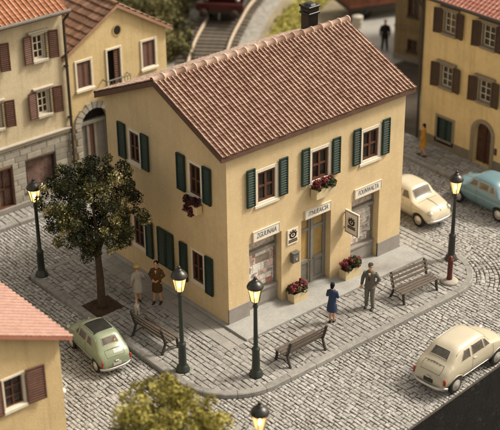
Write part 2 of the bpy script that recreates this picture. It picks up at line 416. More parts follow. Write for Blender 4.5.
def columns(x0, x1, y0, y1, wid, ln, wob=.03, ok=None):
    """running-bond columns of setts along y, cut to fit where ok(x, y) ends"""
    X, Y, HX, HY, RT = [], [], [], [], []
    ys = np.arange(y0, y1+.02, .02); x = x0
    nw = max(1, round((x1-x0)/wid)); wds = rng.uniform(.86, 1.14, nw); wds *= (x1-x0)/wds.sum()
    for wd in wds:
        xc = x+wd/2
        v = ok(np.full_like(ys, xc), ys) if ok else np.ones(len(ys), bool)
        e = np.diff(np.r_[0, v.astype(int), 0]); st = np.where(e == 1)[0]; en = np.where(e == -1)[0]-1
        for i, j in zip(st, en):
            a, b = ys[i], ys[j]
            if b-a < .06: continue
            y = a; first = True
            while y < b-.01:
                l = ln*rng.uniform(.68, 1.3)
                if first: l *= rng.uniform(.4, 1.); first = False
                if b-y-l < ln*.3: l = min(b-y, l) if b-y <= ln*1.35 else (b-y)/2
                l = min(l, b-y); yc = y+l/2
                X.append(xc+wob*math.sin(yc*.7+x*.25)); Y.append(yc); HX.append(wd/2-.004); HY.append(l/2-.004); RT.append(-wob*.7*math.cos(yc*.7+x*.25)+rng.normal(0, .022)); y += l
        x += wd
    return map(np.array, (X, Y, HX, HY, RT))
# road: front and left street, the side street, and fans of small setts round the right corner
fan = lambda x, y: (x > 7.6) & (y < -1.6) & ((x-7.6)**2+(y+1.6)**2 > 4.) & (np.arctan2(y+1.6, x-7.6) > R(-62))
ok_front = lambda x, y: (y > edge_y(x)+.06) & ~in_island(x, y, .0) & ~fan(x, y) & ~((x > 8.4) & (y > 7.5))
X, Y, HX, HY, RT = columns(-15.5, 9.0, -10, 11.33, .142, .245, .03, ok_front)
setts('road', X, Y, HX, HY, RT, 0, .05, stone_ramp, .011)
a = list(columns(9.0, 14.40, -1.6, 12, .155, .22, .05, lambda x, y: ~in_island(x, y, .0)))
PX = [[], [], [], [], []]
r = 2.05
while r < 16:
    wd = .16*rng.uniform(.9, 1.1); th = R(-64.5)+rng.uniform(0, .03)
    while th < R(0):
        l = .20*rng.uniform(.75, 1.25); t2 = th+l/2/r; x, y = 7.6+(r+wd/2)*math.cos(t2), -1.6+(r+wd/2)*math.sin(t2)
        if x < 30 and y > edge_y(min(x, 12))+.2:
            for lst, val in zip(PX, (x, y, wd/2-.008, l/2-.009, t2+rng.normal(0, .04))): lst.append(val)
        th += l/r
    r += wd
setts('road', *[np.concatenate([p, np.array(q)]) for p, q in zip(a, PX)], 0, .05, stone_ramp, .016)
# kerb of the island: single stones
def resample(path, step):
    P = np.array(path+[path[0]]); d = np.r_[0, np.cumsum(np.linalg.norm(np.diff(P, axis=0), axis=1))]
    n = int(d[-1]/step); t = np.linspace(0, d[-1], n+1)
    return np.stack([np.interp(t, d, P[:, i]) for i in (0, 1)], 1), d[-1]
def kerb_ring(path_fn, width, z1, stone_len):
    mb = MB(); a, _ = resample(path_fn(0), .1); n = len(a)-1
    P0 = np.array(path_fn(0)); P1 = np.array(path_fn(.035)); P2 = np.array(path_fn(width))
    def at(Pth, t):
        Q = np.vstack([Pth, Pth[:1]]); d = np.r_[0, np.cumsum(np.linalg.norm(np.diff(P0s, axis=0), axis=1))]
        return np.array([np.interp(t, d, Q[:, i]) for i in (0, 1)])
    P0s = np.vstack([P0, P0[:1]]); tot = np.linalg.norm(np.diff(P0s, axis=0), axis=1).sum()
    t = 0.
    while t < tot:
        l = min(stone_len*random.uniform(.85, 1.15), tot-t); ks = max(2, int(l/.14)+1); tn = random.random()*.8+.1; zz = z1+random.gauss(0, .004)
        Vv = []; F = []
        for i in range(ks):
            tt = t+.008+(l-.016)*i/(ks-1); p0, p1, p2 = at(P0, tt), at(P1, tt), at(P2, tt)
            Vv += [(*p0, -.05), (*p0, zz-.03), (*p1, zz), (*p2, zz), (*p2, -.05)]
        for i in range(ks-1):
            for j in range(4): F.append((i*5+j, i*5+5+j, i*5+6+j, i*5+1+j))
        F += [(0, 1, 2, 3, 4), tuple(range(ks*5-5, ks*5))[::-1]]
        mb.add(Vv, F, tn); t += l
    return mb
structure(kerb_ring(offset_path, .24, PZ+.012, 1.15).build('kerb', kerb_mat))
mb = MB(); mb.prism(offset_path(.05), -.03, PZ-.03); structure(mb.build('pavement_bed', grout))
# setts of the island pavement
pit = lambda x, y: (x > -3.08) & (x < -2.02) & (y > 3.48) & (y < 4.52)
parts_ = [list(columns(IX0+.23, -.96, IY0+.2, IY1-.2, .205, .40, .0, lambda x, y: in_island(x, y, -.20) & ~pit(x, y))),
          list(columns(-.96, 8.52, IY0+.2, -1.125, .205, .40, .0, lambda x, y: in_island(x, y, -.20))),
          list(columns(8.52, IX1-.23, IY0+.2, IY1-.2, .235, .40, .0, lambda x, y: in_island(x, y, -.20))),
          list(columns(-.96, 8.52, 6.9, IY1-.2, .205, .40, .0))]
setts('pavement', *[np.concatenate(q) for q in zip(*parts_)], PZ, .05, paver_ramp, .012, gap=.007)
X, Y, HX, HY, RT = columns(-.96, -.15, -1.12, 6.9, .405, .62, 0.)
k = X < 0
setts('pavement', X[k], Y[k], HX[k]+.006, HY[k]+.006, RT[k]*.1, PZ+.004, .05, mat('strip_stone', (.29, .283, .27), .85, .1, 2, .35, 20, tone=.14), .002, .002, .004)
mb = MB(); mb.box((4.185, -.56, .125), (8.69, 1.12, .19), ch=.015); mb.box((-.075, 3.45, .12), (.16, 6.86, .18), ch=.012)
for x0, x1 in ((.94, 2.39), (3.33, 4.73), (5.77, 7.15)): mb.span(x0, x1, -.02, .44, .1, SZ+.012)
structure(mb.build('doorstep', slab_mat))
# pavements before the left-hand and right-hand houses
def side_pavement(x0, x1, y0, y1, kerb_side, wid=.26, ln=.55):
    mb = MB(); mb.span(x0+.02, x1, y0+.02, y1, -.03, PZ-.03); structure(mb.build('pavement_bed', grout))
    X, Y, HX, HY, RT = columns(x0+.25, x1-.2, y0+.25, y1-.2, wid, ln, .03)
    setts('pavement', X, Y, HX, HY, RT, PZ, .05, paver_ramp)
    mb = MB()
    if kerb_side == 'y':
        x = x0
        while x < x1: l = random.uniform(.9, 1.3); mb.span(x+.008, x+l-.008, y0, y0+.24, -.05, PZ+random.gauss(.012, .004), .02, random.random()); x += l
    else:
        y = y0
        while y < y1: l = random.uniform(.9, 1.3); mb.span(x0, x0+.24, y+.008, y+l-.008, -.05, PZ+random.gauss(.012, .004), .02, random.random()); y += l
    structure(mb.build('kerb', kerb_mat))
side_pavement(-15.5, 8.2, 11.32, 12.5, 'y')
side_pavement(14.4, 16.4, -1., 12.4, 'x')

# ------------------------------------------------------------------ roofs
def tiles(name, O, U, W, N, lu, lv, nu, nv, m, parent, amp=.05, step=.03, style='rib', duty=.42):
    """tiled slope: U along the eave, W up the slope, N out of it; ribs and overlapping courses"""
    O, U, W, N = map(np.array, (O, U, W, N)); ku = 8 if style == 'rib' else 4
    tu = np.linspace(0, nu, nu*ku+1); fr = tu % 1.; ci = np.minimum(tu.astype(int), nu-1)
    if style == 'rib': hp = np.where(fr < duty, np.sin(np.pi*np.clip(fr/duty, 0, 1)), -.15*np.sin(np.pi*np.clip((fr-duty)/(1-duty), 0, 1)))*amp
    else: hp = np.where((fr < .12), -.4*amp, 0.)+amp*.25*np.sin(2*np.pi*fr)
    Vv, F, T = [], [], []; n = len(tu)
    for j in range(nv):
        jit = rng.normal(0, .003, nu)[ci]; tn = rng.uniform(0, 1, nu)[ci]; off = rng.normal(0, .008, nu)[ci]
        v0 = lv*j/nv-.02; v1 = lv*(j+1)/nv+.01; taper = 1.
        base = hp/amp if style == 'rib' else np.zeros(n)
        for v, h in ((v0, -.012), (v0, 1.), (v0+.05, .93), (v1, 0.)):
            hh = hp+step*h+jit*(1 if h > .5 else 0) if h != -.012 else np.full(n, -.012)
            Vv.append(O+np.outer(tu*lu/nu, U)+np.outer(np.full(n, v)+off, W)+np.outer(hh, N))
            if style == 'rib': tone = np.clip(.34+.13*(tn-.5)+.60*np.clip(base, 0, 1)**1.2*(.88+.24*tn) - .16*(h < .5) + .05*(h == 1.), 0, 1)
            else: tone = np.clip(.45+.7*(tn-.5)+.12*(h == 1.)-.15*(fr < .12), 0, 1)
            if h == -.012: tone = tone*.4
            T.append(tone)
        b = j*4*n; i = np.arange(n-1)
        for q in range(3): F.append(np.stack([b+q*n+i, b+q*n+i+1, b+(q+1)*n+i+1, b+(q+1)*n+i], 1))
    return np_mesh(name, np.concatenate(Vv), np.concatenate(F), np.concatenate(T), m, parent)
def gable_roof(parent, axis, a0, a1, b0, b1, zw, zr, og, oe, th, m_board, tile, nu, nv, style='rib', amp=.05, step=.03, slopes=(0, 1), cap=True, duty=.42, ncap=20, cap_r=.10):
    """gable roof: ridge along axis from a0 to a1, walls at b0 and b1"""
    mp = (lambda a, b, z: V3(a, b, z)) if axis == 'x' else (lambda a, b, z: V3(b, a, z))
    bm_ = (b0+b1)/2; sl = (zr-zw)/((b1-b0)/2); A0, A1 = a0-og, a1+og; B0, B1 = b0-oe, b1+oe; ze = zw-sl*oe; tb = th-.06
    sec = [(B0, ze), (bm_, zr), (B1, ze), (B1, ze+tb), (bm_, zr+tb), (B0, ze+tb)]
    mb = MB(); mb.add([mp(A0, b, z) for b, z in sec]+[mp(A1, b, z) for b, z in sec], [(0, 1, 4, 5), (1, 2, 3, 4), (6, 11, 10, 7), (7, 10, 9, 8)]+[(i, (i+1) % 6, 6+(i+1) % 6, 6+i) for i in range(6)])
    rf = mb.build('roof', m_board, parent, normals=True)
    half = math.hypot((B1-B0)/2, sl*(B1-B0)/2); cs, sn = ((B1-B0)/2)/half, sl*(B1-B0)/2/half
    for k in slopes:
        b, sg = ((B0, 1), (B1, -1))[k]
        tiles('roof_tiles', mp(A0, b, ze+tb+.012), mp(1, 0, 0), mp(0, sg*cs, sn), mp(0, -sg*sn, cs), A1-A0, half, nu, nv, tile, rf, amp, step, style, duty)
    if cap:
        mb = MB(); mb.smooth = True; L = (A1-A0)/ncap
        for i in range(ncap):
            p0, p1 = A0+L*i-.02, A0+L*(i+1)+.015; tn = random.uniform(.60, .80); mb.tone = tn
            th_ = np.linspace(-.15*math.pi, 1.15*math.pi, 11)
            Vv = []
            for p, rr in ((p0, cap_r*.82), (p0+.02, cap_r*.9), (p1-.06, cap_r), (p1-.058, cap_r*1.16), (p1, cap_r*1.16), (p1, cap_r*.8)):
                Vv += [mp(p, bm_+rr*math.cos(t), zr+tb+.03+rr*.9*math.sin(t)) for t in th_]
            mb.add(Vv, [(r*11+j, r*11+j+1, r*11+12+j, r*11+11+j) for r in range(5) for j in range(10)])
        mb.build('ridge_tiles', tile, rf)
    return rf

# ------------------------------------------------------------------ windows, shutters, doors
def window(parent, fc, a0, a1, z0, z1, m_frame, m_sash, fw=.12, depth=.14, nx=2, nz=2, sill=.1, out=.03, sash_w=.06, bar=.035, lintel=0):
    """frame proud of the wall, sash with glazing bars set back, dark pane"""
    mb = MB(); F_ = fc
    F_.box(mb, a0, a0+fw, z0, z1, -depth, out, .008); F_.box(mb, a1-fw, a1, z0, z1, -depth, out, .008)
    F_.box(mb, a0+fw, a1-fw, z1-fw, z1, -depth, out-.003, .008); F_.box(mb, a0+fw, a1-fw, z0, z0+fw*.9, -depth, out-.003, .008)
    fr = mb.build('window', m_frame, parent)
    if sill:
        mb = MB(); F_.box(mb, a0-.03, a1+.03, z0-.07, z0+.05, 0, out+sill, .015); mb.build('sill', m_frame, fr)
    if lintel:
        mb = MB(); F_.box(mb, a0-.10, a1+.10, z1-.03, z1+.08, 0, out+.06, .015); F_.box(mb, a0-.16, a1+.16, z1+.08, z1+.15, 0, out+.12, .015); mb.build('lintel', m_frame, fr)
    b0, b1, c0, c1 = a0+fw, a1-fw, z0+fw*.9, z1-fw; mb = MB(); d0, d1 = -depth, -depth+.06
    F_.box(mb, b0, b0+sash_w, c0, c1, d0, d1); F_.box(mb, b1-sash_w, b1, c0, c1, d0, d1)
    F_.box(mb, b0+sash_w, b1-sash_w, c1-sash_w, c1, d0, d1-.002); F_.box(mb, b0+sash_w, b1-sash_w, c0, c0+sash_w, d0, d1-.002)
    for i in range(1, nx): x = b0+(b1-b0)*i/nx; F_.box(mb, x-bar, x+bar, c0+sash_w, c1-sash_w, d0, d1-.004)
    for i in range(1, nz): z = c0+(c1-c0)*i/nz; F_.box(mb, b0+sash_w, b1-sash_w, z-bar*.8, z+bar*.8, d0, d1-.008)
    mb.build('sash', m_sash, fr)
    mb = MB(); mb.add([F_.P(b0, c0, d0+.012), F_.P(b1, c0, d0+.012), F_.P(b1, c1, d0+.012), F_.P(b0, c1, d0+.012)], [(0, 1, 2, 3)]); mb.build('pane', glass_dark, fr)
    return fr
def shutter(parent, fc, a0, a1, z0, z1, m, open_=0., th=.05, d=.035, slats=14, side=1, frame=.06, lean=0.):
    """louvred leaf lying on the wall; open_ swings the free edge out by that angle about the edge at the window"""
    mb = MB(); wd = a1-a0; hz = z1-z0
    c, s = math.cos(open_), math.sin(open_)
    ax_s = fc.s*c*(1 if side > 0 else -1)+fc.n*s; ax_n = fc.n*c-fc.s*s*(1 if side > 0 else -1)
    piv = fc.P(a0 if side > 0 else a1, z0, d)
    def bx(p0, p1, q0, q1, e0, e1, tone=.5, tilt=0):
        cen = piv+ax_s*(p0+p1)/2+V3(0, 0, 1)*(q0+q1)/2+ax_n*(e0+e1)/2
        zz, nn = V3(0, 0, 1), ax_n
        if tilt: zz = V3(0, 0, 1)*math.cos(tilt)+ax_n*math.sin(tilt); nn = ax_n*math.cos(tilt)-V3(0, 0, 1)*math.sin(tilt)
        mb.box(cen, (abs(p1-p0), abs(e1-e0), abs(q1-q0)), ax=(ax_s, nn, zz), tone=tone, ch=.004 if not tilt else 0)
    bx(0, frame, 0, hz, 0, th); bx(wd-frame, wd, 0, hz, 0, th)
    bx(frame, wd-frame, 0, frame, .001, th-.002); bx(frame, wd-frame, hz-frame, hz, .001, th-.002); bx(frame, wd-frame, frame, hz-frame, .002, .010, .15)
    n = slats
    for i in range(n):
        q = frame+(hz-2*frame)*(i+.5)/n; bx(frame, wd-frame, q-(hz-2*frame)/n*.52, q+(hz-2*frame)/n*.36, th*.35, th*.62, random.uniform(.45, .9), -.55)
    return mb.build('shutter', m, parent)
def facade_box(mb, x0, x1, y0, y1, z0, z1, skip=()):
    c = {'-y': [(x0, y0), (x1, y0)], '+x': [(x1, y0), (x1, y1)], '+y': [(x1, y1), (x0, y1)], '-x': [(x0, y1), (x0, y0)]}
    for k, (p, q) in c.items():
        if k not in skip: mb.add([(*p, z0), (*q, z0), (*q, z1), (*p, z1)], [(0, 1, 2, 3)])

# ------------------------------------------------------------------ the corner house
L_, D_, HW, HR = 8.33, 6.84, SZ+6.40, SZ+7.88
H = thing('corner_house', 'yellow plastered house with green shutters and brown tiled roof on the cobbled island', 'house', (0, 0, 0))
FR = Face((0, 0, 0), (1, 0, 0), (0, -1, 0)); GA = Face((0, 0, 0), (0, 1, 0), (-1, 0, 0))
fw_ = [(1.21, 2.24), (3.66, 4.69), (6.10, 7.13)]; WZ0, WZ1 = 4.36, 5.72
gw_up = [(1.28, 2.06), (4.76, 5.52)]; GZ0, GZ1 = 4.50, 5.82
shop = [(.93, 2.40), (5.76, 7.16)]; DOOR = (3.32, 4.74)
mb = MB()
FR.wall(mb, 0, L_, .05, HW, [(a, b, WZ0, WZ1) for a, b in fw_]+[(a, b, SZ, 3.04) for a, b in shop]+[(*DOOR, SZ, 3.08)], .42)
GA.wall(mb, 0, D_, .05, HW, [(a, b, GZ0, GZ1) for a, b in gw_up]+[(1.30, 2.06, 1.10, 2.42), (4.76, 5.52, 1.10, 2.42)], .3)
facade_box(mb, 0, L_, 0, D_, .05, HW, ('-y', '-x'))
for x in (0, L_): mb.add([(x, 0, HW), (x, D_, HW), (x, D_/2, HR)], [(0, 1, 2)])
mb.build('wall', stucco_main, H, weld=True, normals=True)
mb = MB(); FR.box(mb, -.012, .93, .06, .80, -.05, .022, .01); mb.build('plinth', plinth_grey, H)
mb = MB(); FR.box(mb, 7.16, L_+.012, .06, .80, -.05, .022, .01); mb.build('plinth', plinth_grey, H)
for a, b in fw_:
    window(H, FR, a, b, WZ0, WZ1, frame_white, frame_brown, fw=.13, depth=.10, sash_w=.09, bar=.045, out=.02, sill=.035)
    shutter(H, FR, a-.385, a-.02, WZ0+.10, WZ1+.14, shutter_green, side=-1); shutter(H, FR, b+.02, b+.40, WZ0+.08, WZ1+.12, shutter_green, side=1)
for a, b in gw_up:
    window(H, GA, a, b, GZ0, GZ1, frame_white, frame_brown, fw=.10, depth=.08, sash_w=.08, bar=.04, out=.02, sill=.035)
    shutter(H, GA, a-.52, a-.10, GZ0+.03, GZ1+.08, shutter_green, side=-1, th=.07); shutter(H, GA, b+.10, b+.54, GZ0+.03, GZ1+.08, shutter_green, side=1, th=.07)
for a, b in ((1.30, 2.06), (4.76, 5.52)):
    window(H, GA, a, b, 1.10, 2.42, frame_white, frame_brown, fw=.08, depth=.08, sash_w=.07, bar=.04, out=.012, sill=.02)
    shutter(H, GA, a-.52, a-.12, 1.0, 2.48, shutter_green, side=-1, th=.07); shutter(H, GA, b+.16, b+.56, .95, 2.45, shutter_green, side=1, th=.07)
shutter(H, GA, 3.00, 3.46, 1.02, 2.50, shutter_green, th=.06); shutter(H, GA, 3.47, 3.93, 1.02, 2.50, shutter_green, th=.06)
rf = gable_roof(H, 'x', 0, L_, 0, D_, HW, HR, .326, .18, .258, board_brown, tile_main, 51, 22, 'rib', .052, .018, ncap=20, cap_r=.135, duty=.44)
# shop windows and the double door
cw, cr, cg, cb, ck, cp = (.78, .74, .70), (.50, .22, .18), (.60, .59, .57), (.44, .46, .48), (.13, .10, .10), (.72, .56, .52)
def shopfront(a0, a1, seed):
    rnd = random.Random(seed); d = -.36
    mb = MB(); FR.box(mb, a0, a1, SZ, SZ+.62, -.42, -.22, .01); FR.box(mb, a0+.12, a1-.12, SZ+.12, SZ+.50, -.22, -.205, .006); FR.box(mb, a0, a1, SZ+.62, SZ+.70, -.42, -.17, .01)
    st = mb.build('shop_window', plinth_grey, H)
    mb = MB(); zt = 3.04
    for x in (a0, a1-.07): FR.box(mb, x, x+.07, SZ+.70, zt, -.42, -.28, .006)
    FR.box(mb, a0+.07, a1-.07, 2.42, 2.53, -.42, -.20, .01); FR.box(mb, a0+.07, a1-.07, zt-.07, zt, -.42, -.29, .006)
    mb.build('frame', door_grey, st)
    mb = MB(); FR.box(mb, a0, a1, SZ+.7, zt, -.40, -.345); mb.build('backing', mat('shop_back', (.30, .25, .21), .7, .3, 3), st)
    w_ = a1-a0-.14; pal = [cw, cw, cw, cp, cp, cg, cg, cr]; z = 1.0; rows_ = []
    while z < 2.34:
        hh = rnd.uniform(.10, .30); hh = min(hh, 2.40-z); x = rnd.uniform(.0, .03)
        while x < .97:
            ww = min(rnd.uniform(.08, .30), .99-x)
            if rnd.random() < .9: rows_.append((x, x+ww-.012, z, z+hh-.015, rnd.choice(pal)))
            x += ww
        z += hh
    for (x0, x1, z0, z1, c) in rows_:
        if x1-x0 < .03: continue
        mb = MB(); FR.box(mb, a0+.07+w_*x0, a0+.07+w_*x1, z0, z1, -.345, -.33+.012*rnd.random()); card = mb.build('display_card', mat('card_%.2f_%.2f_%.2f' % c, c, .6, .3, 12), st)
        if rnd.random() < .5 and z1-z0 > .12:
            mb = MB(); k = int((z1-z0-.05)/.045); wx = w_*(x1-x0)
            for q in range(k): mb_w = wx*rnd.uniform(.35, .8); FR.box(mb, a0+.07+w_*x0+wx*.1, a0+.07+w_*x0+wx*.1+mb_w, z0+.03+.045*q, z0+.048+.045*q, -.33, -.315)
            if k: mb.build('card_print', mat('print_dark', (.20, .13, .12), .7, .1, 5) if c in (cw, cp, cg) else mat('print_pale', (.62, .55, .50), .7, .1, 5), card)
    mb = MB(); FR.box(mb, a0+.07, a1-.07, 2.58, zt-.1, -.345, -.325); mb.build('display_card', mat('card_top', (.55, .46, .41), .6, .4, 7), st)
    return st
shopfront(*shop[0], 11); shopfront(*shop[1], 23)
def door_leaf(a0, a1, sgn):
    mb = MB(); z0, z1 = SZ+.03, 3.02; fw = .12
    FR.box(mb, a0, a0+fw, z0, z1, -.34, -.26, .008); FR.box(mb, a1-fw, a1, z0, z1, -.34, -.26, .008)
    for q0, q1 in ((z0, z0+.14), (z0+.85, z0+1.0), (2.40, 2.52), (z1-.1, z1)): FR.box(mb, a0+fw, a1-fw, q0, q1, -.34, -.264, .008)
    FR.box(mb, a0+fw, a1-fw, z0+.14, z0+.85, -.34, -.31); FR.box(mb, a0+fw+.08, a1-fw-.08, z0+.22, z0+.77, -.31, -.295, .01)
    d = mb.build('door', door_grey, H)
    mb = MB(); FR.box(mb, a0+fw, a1-fw, z0+1.0, 2.40, -.335, -.318); FR.box(mb, a0+fw, a1-fw, 2.52, z1-.1, -.335, -.318); mb.build('panel', door_panel, d)
    mb = MB(); x = a1-.06 if sgn > 0 else a0+.06; mb.tube([FR.P(x, 1.22, -.26), FR.P(x, 1.22, -.20), FR.P(x-.1*sgn, 1.22, -.20)], .016, 8); mb.build('handle', iron_grey, d)
mid = (DOOR[0]+DOOR[1])/2
door_leaf(DOOR[0]+.02, mid-.012, 1); door_leaf(mid+.012, DOOR[1]-.02, -1)
mb = MB(); FR.box(mb, mid-.05, mid+.05, SZ+.03, 3.02, -.26, -.225, .01); FR.box(mb, DOOR[0], DOOR[1], .1, SZ+.03, -.42, -.2); mb.build('door_post', door_grey, H)
mb = MB(); FR.box(mb, *DOOR, SZ, 3.08, -.47, -.425); mb.build('door_back', black_gap, H)
# chimney
mb = MB(); cx, cy = 7.42, 4.15
mb.box((cx, cy, 8.15), (.46, .46, 1.0), ch=.02); mb.box((cx, cy, 8.70), (.56, .56, .09), ch=.02); mb.box((cx, cy, 8.83), (.50, .50, .14), ch=.02); mb.box((cx, cy, 8.95), (.58, .58, .08), ch=.02); mb.lathe([(.24, 0), (.17, .06), (.1, .08)], (cx, cy, 8.99), 12)
o = mb.build('chimney', mat('chimney_black', (.008, .008, .008), .35, .2, 5, .3, 20), rf)

# signs, plaque, letter box, hanging board
READ_F = ((1, 0, 0), (0, 0, 1), (0, -1, 0))
def shop_sign(a0, a1, z0, z1, s, label, lean=0.):
    t = thing('shop_sign', label, 'sign', ((a0+a1)/2, -.03, (z0+z1)/2), 0, 'name boards over the shop openings')
    mb = MB(); mb.box((0, 0, 0), (a1-a0, .05, z1-z0), ch=.008); mb.build('board', sign_white, t)
    mb = MB(); w2, h2 = (a1-a0)/2, (z1-z0)/2
    for q in (-1, 1): mb.box((0, -.029, q*(h2-.018)), (w2*2-.01, .012, .03)); mb.box((q*(w2-.018), -.029, 0), (.03, .011, h2*2-.07))
    mb.build('rim', mat('rim_tan', (.52, .45, .33), .7, .1, 5), t)
    text('lettering', s, (z1-z0)*.68, ink, t, (0, -.028, 0), READ_F, .14, (a1-a0)*.74)
shop_sign(1.08, 2.28, 3.06, 3.46, 'ZGUUNAIA', 'white board lettered ZGUUNAIA over the shop window beside the crest plaque')
shop_sign(3.45, 4.70, 3.09, 3.46, 'ITNUEAICIA', 'white board lettered ITNUEAICIA over the grey double door')
shop_sign(5.86, 7.22, 3.08, 3.47, 'FOUNWALTA', 'white board lettered FOUNWALTA over the shop window behind the hanging board')
def crest(parent, rd, oo, loc, s):
    """small brown emblem: a ring shield with a plume over two bars"""
    mb = MB(); rd, oo = np.array(rd, float), np.array(oo, float); zz = V3(0, 0, 1)
    def b(x, z, w_, h_): mb.box(rd*x*s+zz*z*s, (w_*s, .008, h_*s), ax=(rd, oo, zz))
    for k in range(22):
        a = 2*math.pi*k/22; b(.27*math.cos(a), .14+.22*math.sin(a), .13, .10)
    b(0, .16, .16, .18); b(-.22, .44, .14, .10); b(0, .48, .16, .14); b(.22, .44, .14, .10); b(-.33, .28, .1, .1); b(.33, .28, .1, .1)
    for k in range(7): b(-.36+.12*k, -.26, .09, .13)
    b(0, -.40, .84, .09)
    o = mb.build('emblem', ink_brown, parent, loc=loc); return o
t = thing('wall_plaque', 'small white plaque with a brown crest beside the grey double door', 'plaque', (2.90, -.02, 2.66))
mb = MB(); mb.box((0, 0, 0), (.50, .035, .60), ch=.006); mb.build('plate', sign_white, t); crest(t, (1, 0, 0), (0, -1, 0), (0, -.021, -.01), .48)
t = thing('letter_box', 'small grey metal letter box on the wall under the crest plaque', 'letter box', (2.94, -.10, 1.84))
mb = MB(); mb.box((0, 0, 0), (.30, .18, .40), ch=.015); mb.build('box', iron_grey, t); mb = MB(); mb.box((0, -.02, .205), (.31, .20, .02), ch=.006); mb.build('lid', iron_grey, t); mb = MB(); mb.lathe([(.05, 0), (.05, .012)], (0, 0, 0), 12); o = mb.build('emblem', hub_grey, t, (0, -.091, -.05)); o.rotation_euler = (R(90), 0, 0)
t = thing('hanging_sign', 'square white board with a dark crest projecting from the wall beside the door', 'sign', (5.42, 0, 2.42))
mb = MB(); mb.box((0, -.40, 0), (.075, .70, .92), ch=.01); mb.build('board', sign_white, t)
mb = MB()
for q in (-1, 1): mb.box((-.043, -.40, q*.415), (.012, .64, .014)); mb.box((-.043, -.40+q*.31, 0), (.011, .014, .816))
mb.build('rim', ink_brown, t); crest(t, (0, -1, 0), (-1, 0, 0), (-.044, -.40, -.02), .46)
mb = MB()
for q in (-.3, .3): mb.box((0, -.03, q), (.04, .06, .04))
mb.build('bracket', iron_grey, t)

# ------------------------------------------------------------------ plants in boxes
def leaf_cloud(name, centers, radii, counts, size, m, parent=None, tone=(0, 1), squash=1., flat=.5, light=None, loc=None, kinds=None):
    """many small bent leaves in clumps"""
    P, Nn, T = [], [], []
    for c, r, n in zip(centers, radii, counts):
        d = rng.normal(0, 1, (n, 3)); d /= np.linalg.norm(d, axis=1)[:, None]; rad = r*rng.uniform(.35, 1, n)**.45
        P.append(np.array(c)+d*rad[:, None]*np.array([1, 1, squash])); Nn.append(d+rng.normal(0, flat, (n, 3))); ct = rng.uniform(-.16, .16)
        T.append(np.clip(rng.beta(2, 2.4, n)*.72+.10+ct*2.3, 0, 1))
    P = np.concatenate(P); Nn = np.concatenate(Nn); T = np.concatenate(T); n = len(P)
    Nn /= np.linalg.norm(Nn, axis=1)[:, None]+1e-9; ref = rng.normal(0, 1, (n, 3)); a = np.cross(Nn, ref); a /= np.linalg.norm(a, axis=1)[:, None]+1e-9; b = np.cross(Nn, a)
    s = size*rng.uniform(.6, 1.4, n)[:, None]
    Vv = np.stack([P-a*s, P+b*s*.55+Nn*s*.1, P+a*s+Nn*s*.05, P-b*s*.55+Nn*s*.1], 1).reshape(-1, 3)
    F = np.arange(n*4).reshape(n, 4)
    o = np_mesh(name, Vv, F, np.repeat(T, 4), m, parent)
    if loc is not None: o.location = loc
    return o
box_cream = mat('box_cream', (.58, .48, .30), .8, .1, 5, .3, 20)
def planter(x, y, wd, dp, ht, label, seed):
    t = thing('flower_planter', label, 'planter', (x, y, SZ)); random.seed(seed)
    mb = MB(); b, tp = .92, 1.
    mb.add([(sx*wd/2*q, sy*dp/2*q, z) for z, q in ((0, b), (ht, tp)) for sx, sy in ((-1, -1), (1, -1), (1, 1), (-1, 1))]+[(sx*(wd/2-.04), sy*(dp/2-.04), z) for z in (ht, ht-.06) for sx, sy in ((-1, -1), (1, -1), (1, 1), (-1, 1))],
           [(3, 2, 1, 0)]+[(i, (i+1) % 4, 4+(i+1) % 4, 4+i) for i in range(4)]+[(4+i, 4+(i+1) % 4, 8+(i+1) % 4, 8+i) for i in range(4)]+[(8+i, 8+(i+1) % 4, 12+(i+1) % 4, 12+i) for i in range(4)])
    mb.build('box', box_cream, t, normals=True)
    mb = MB(); mb.box((0, 0, ht-.05), (wd-.09, dp-.09, .03)); mb.build('soil', soil, t)
    cs = [(random.uniform(-.42, .42)*wd, random.uniform(-.4, .4)*dp, ht+random.uniform(.02, .2)) for _ in range(16)]
    leaf_cloud('foliage', cs, [.15]*16, [70]*16, .05, leaf_plant, t)
    cs = [(random.uniform(-.46, .46)*wd, random.uniform(-.5, .45)*dp, ht+random.uniform(.10, .28)) for _ in range(32)]
    leaf_cloud('flowers', cs, [.085]*32, [40]*32, .036, petal_red, t)
planter(2.88, -.32, .66, .36, .36, 'cream planter of dark red flowers between shop window and door', 3)
planter(5.42, -.36, .80, .36, .38, 'cream planter of red and white flowers under the hanging board', 4)
t = thing('window_box', 'cream window box of pink and red flowers under the middle front window', 'window box', (4.18, 0, 4.06))
mb = MB(); mb.box((0, -.21, .02), (.98, .30, .36), ch=.02); mb.build('box', box_cream, t)
cs = [(rng.uniform(-.45, .45), -.22+rng.uniform(-.14, .12), .22+rng.uniform(0, .16)) for _ in range(16)]; leaf_cloud('foliage', cs, [.12]*16, [60]*16, .045, leaf_plant, t)
cs = [(rng.uniform(-.5, .5), -.24+rng.uniform(-.16, .14), .28+rng.uniform(0, .24)) for _ in range(24)]; leaf_cloud('flowers', cs, [.08]*24, [32]*24, .036, petal_red, t)
t = thing('window_box', 'window box with drooping dark red plant under the gable window', 'window box', (0, 1.68, 4.20))
mb = MB(); mb.box((-.17, 0, .0), (.26, .82, .30), ch=.02); mb.build('box', stucco_main, t)
cs = [(-.24+rng.uniform(-.12, .1), rng.uniform(-.34, .38), .22+rng.uniform(-.02, .16)) for _ in range(18)]+[(-.34, .1, .05), (-.35, .12, -.06), (-.33, -.12, .0), (-.34, -.14, -.1), (-.33, -.13, -.18)]
leaf_cloud('foliage', cs, [.11]*23, [60]*23, .045, petal_dark, t)

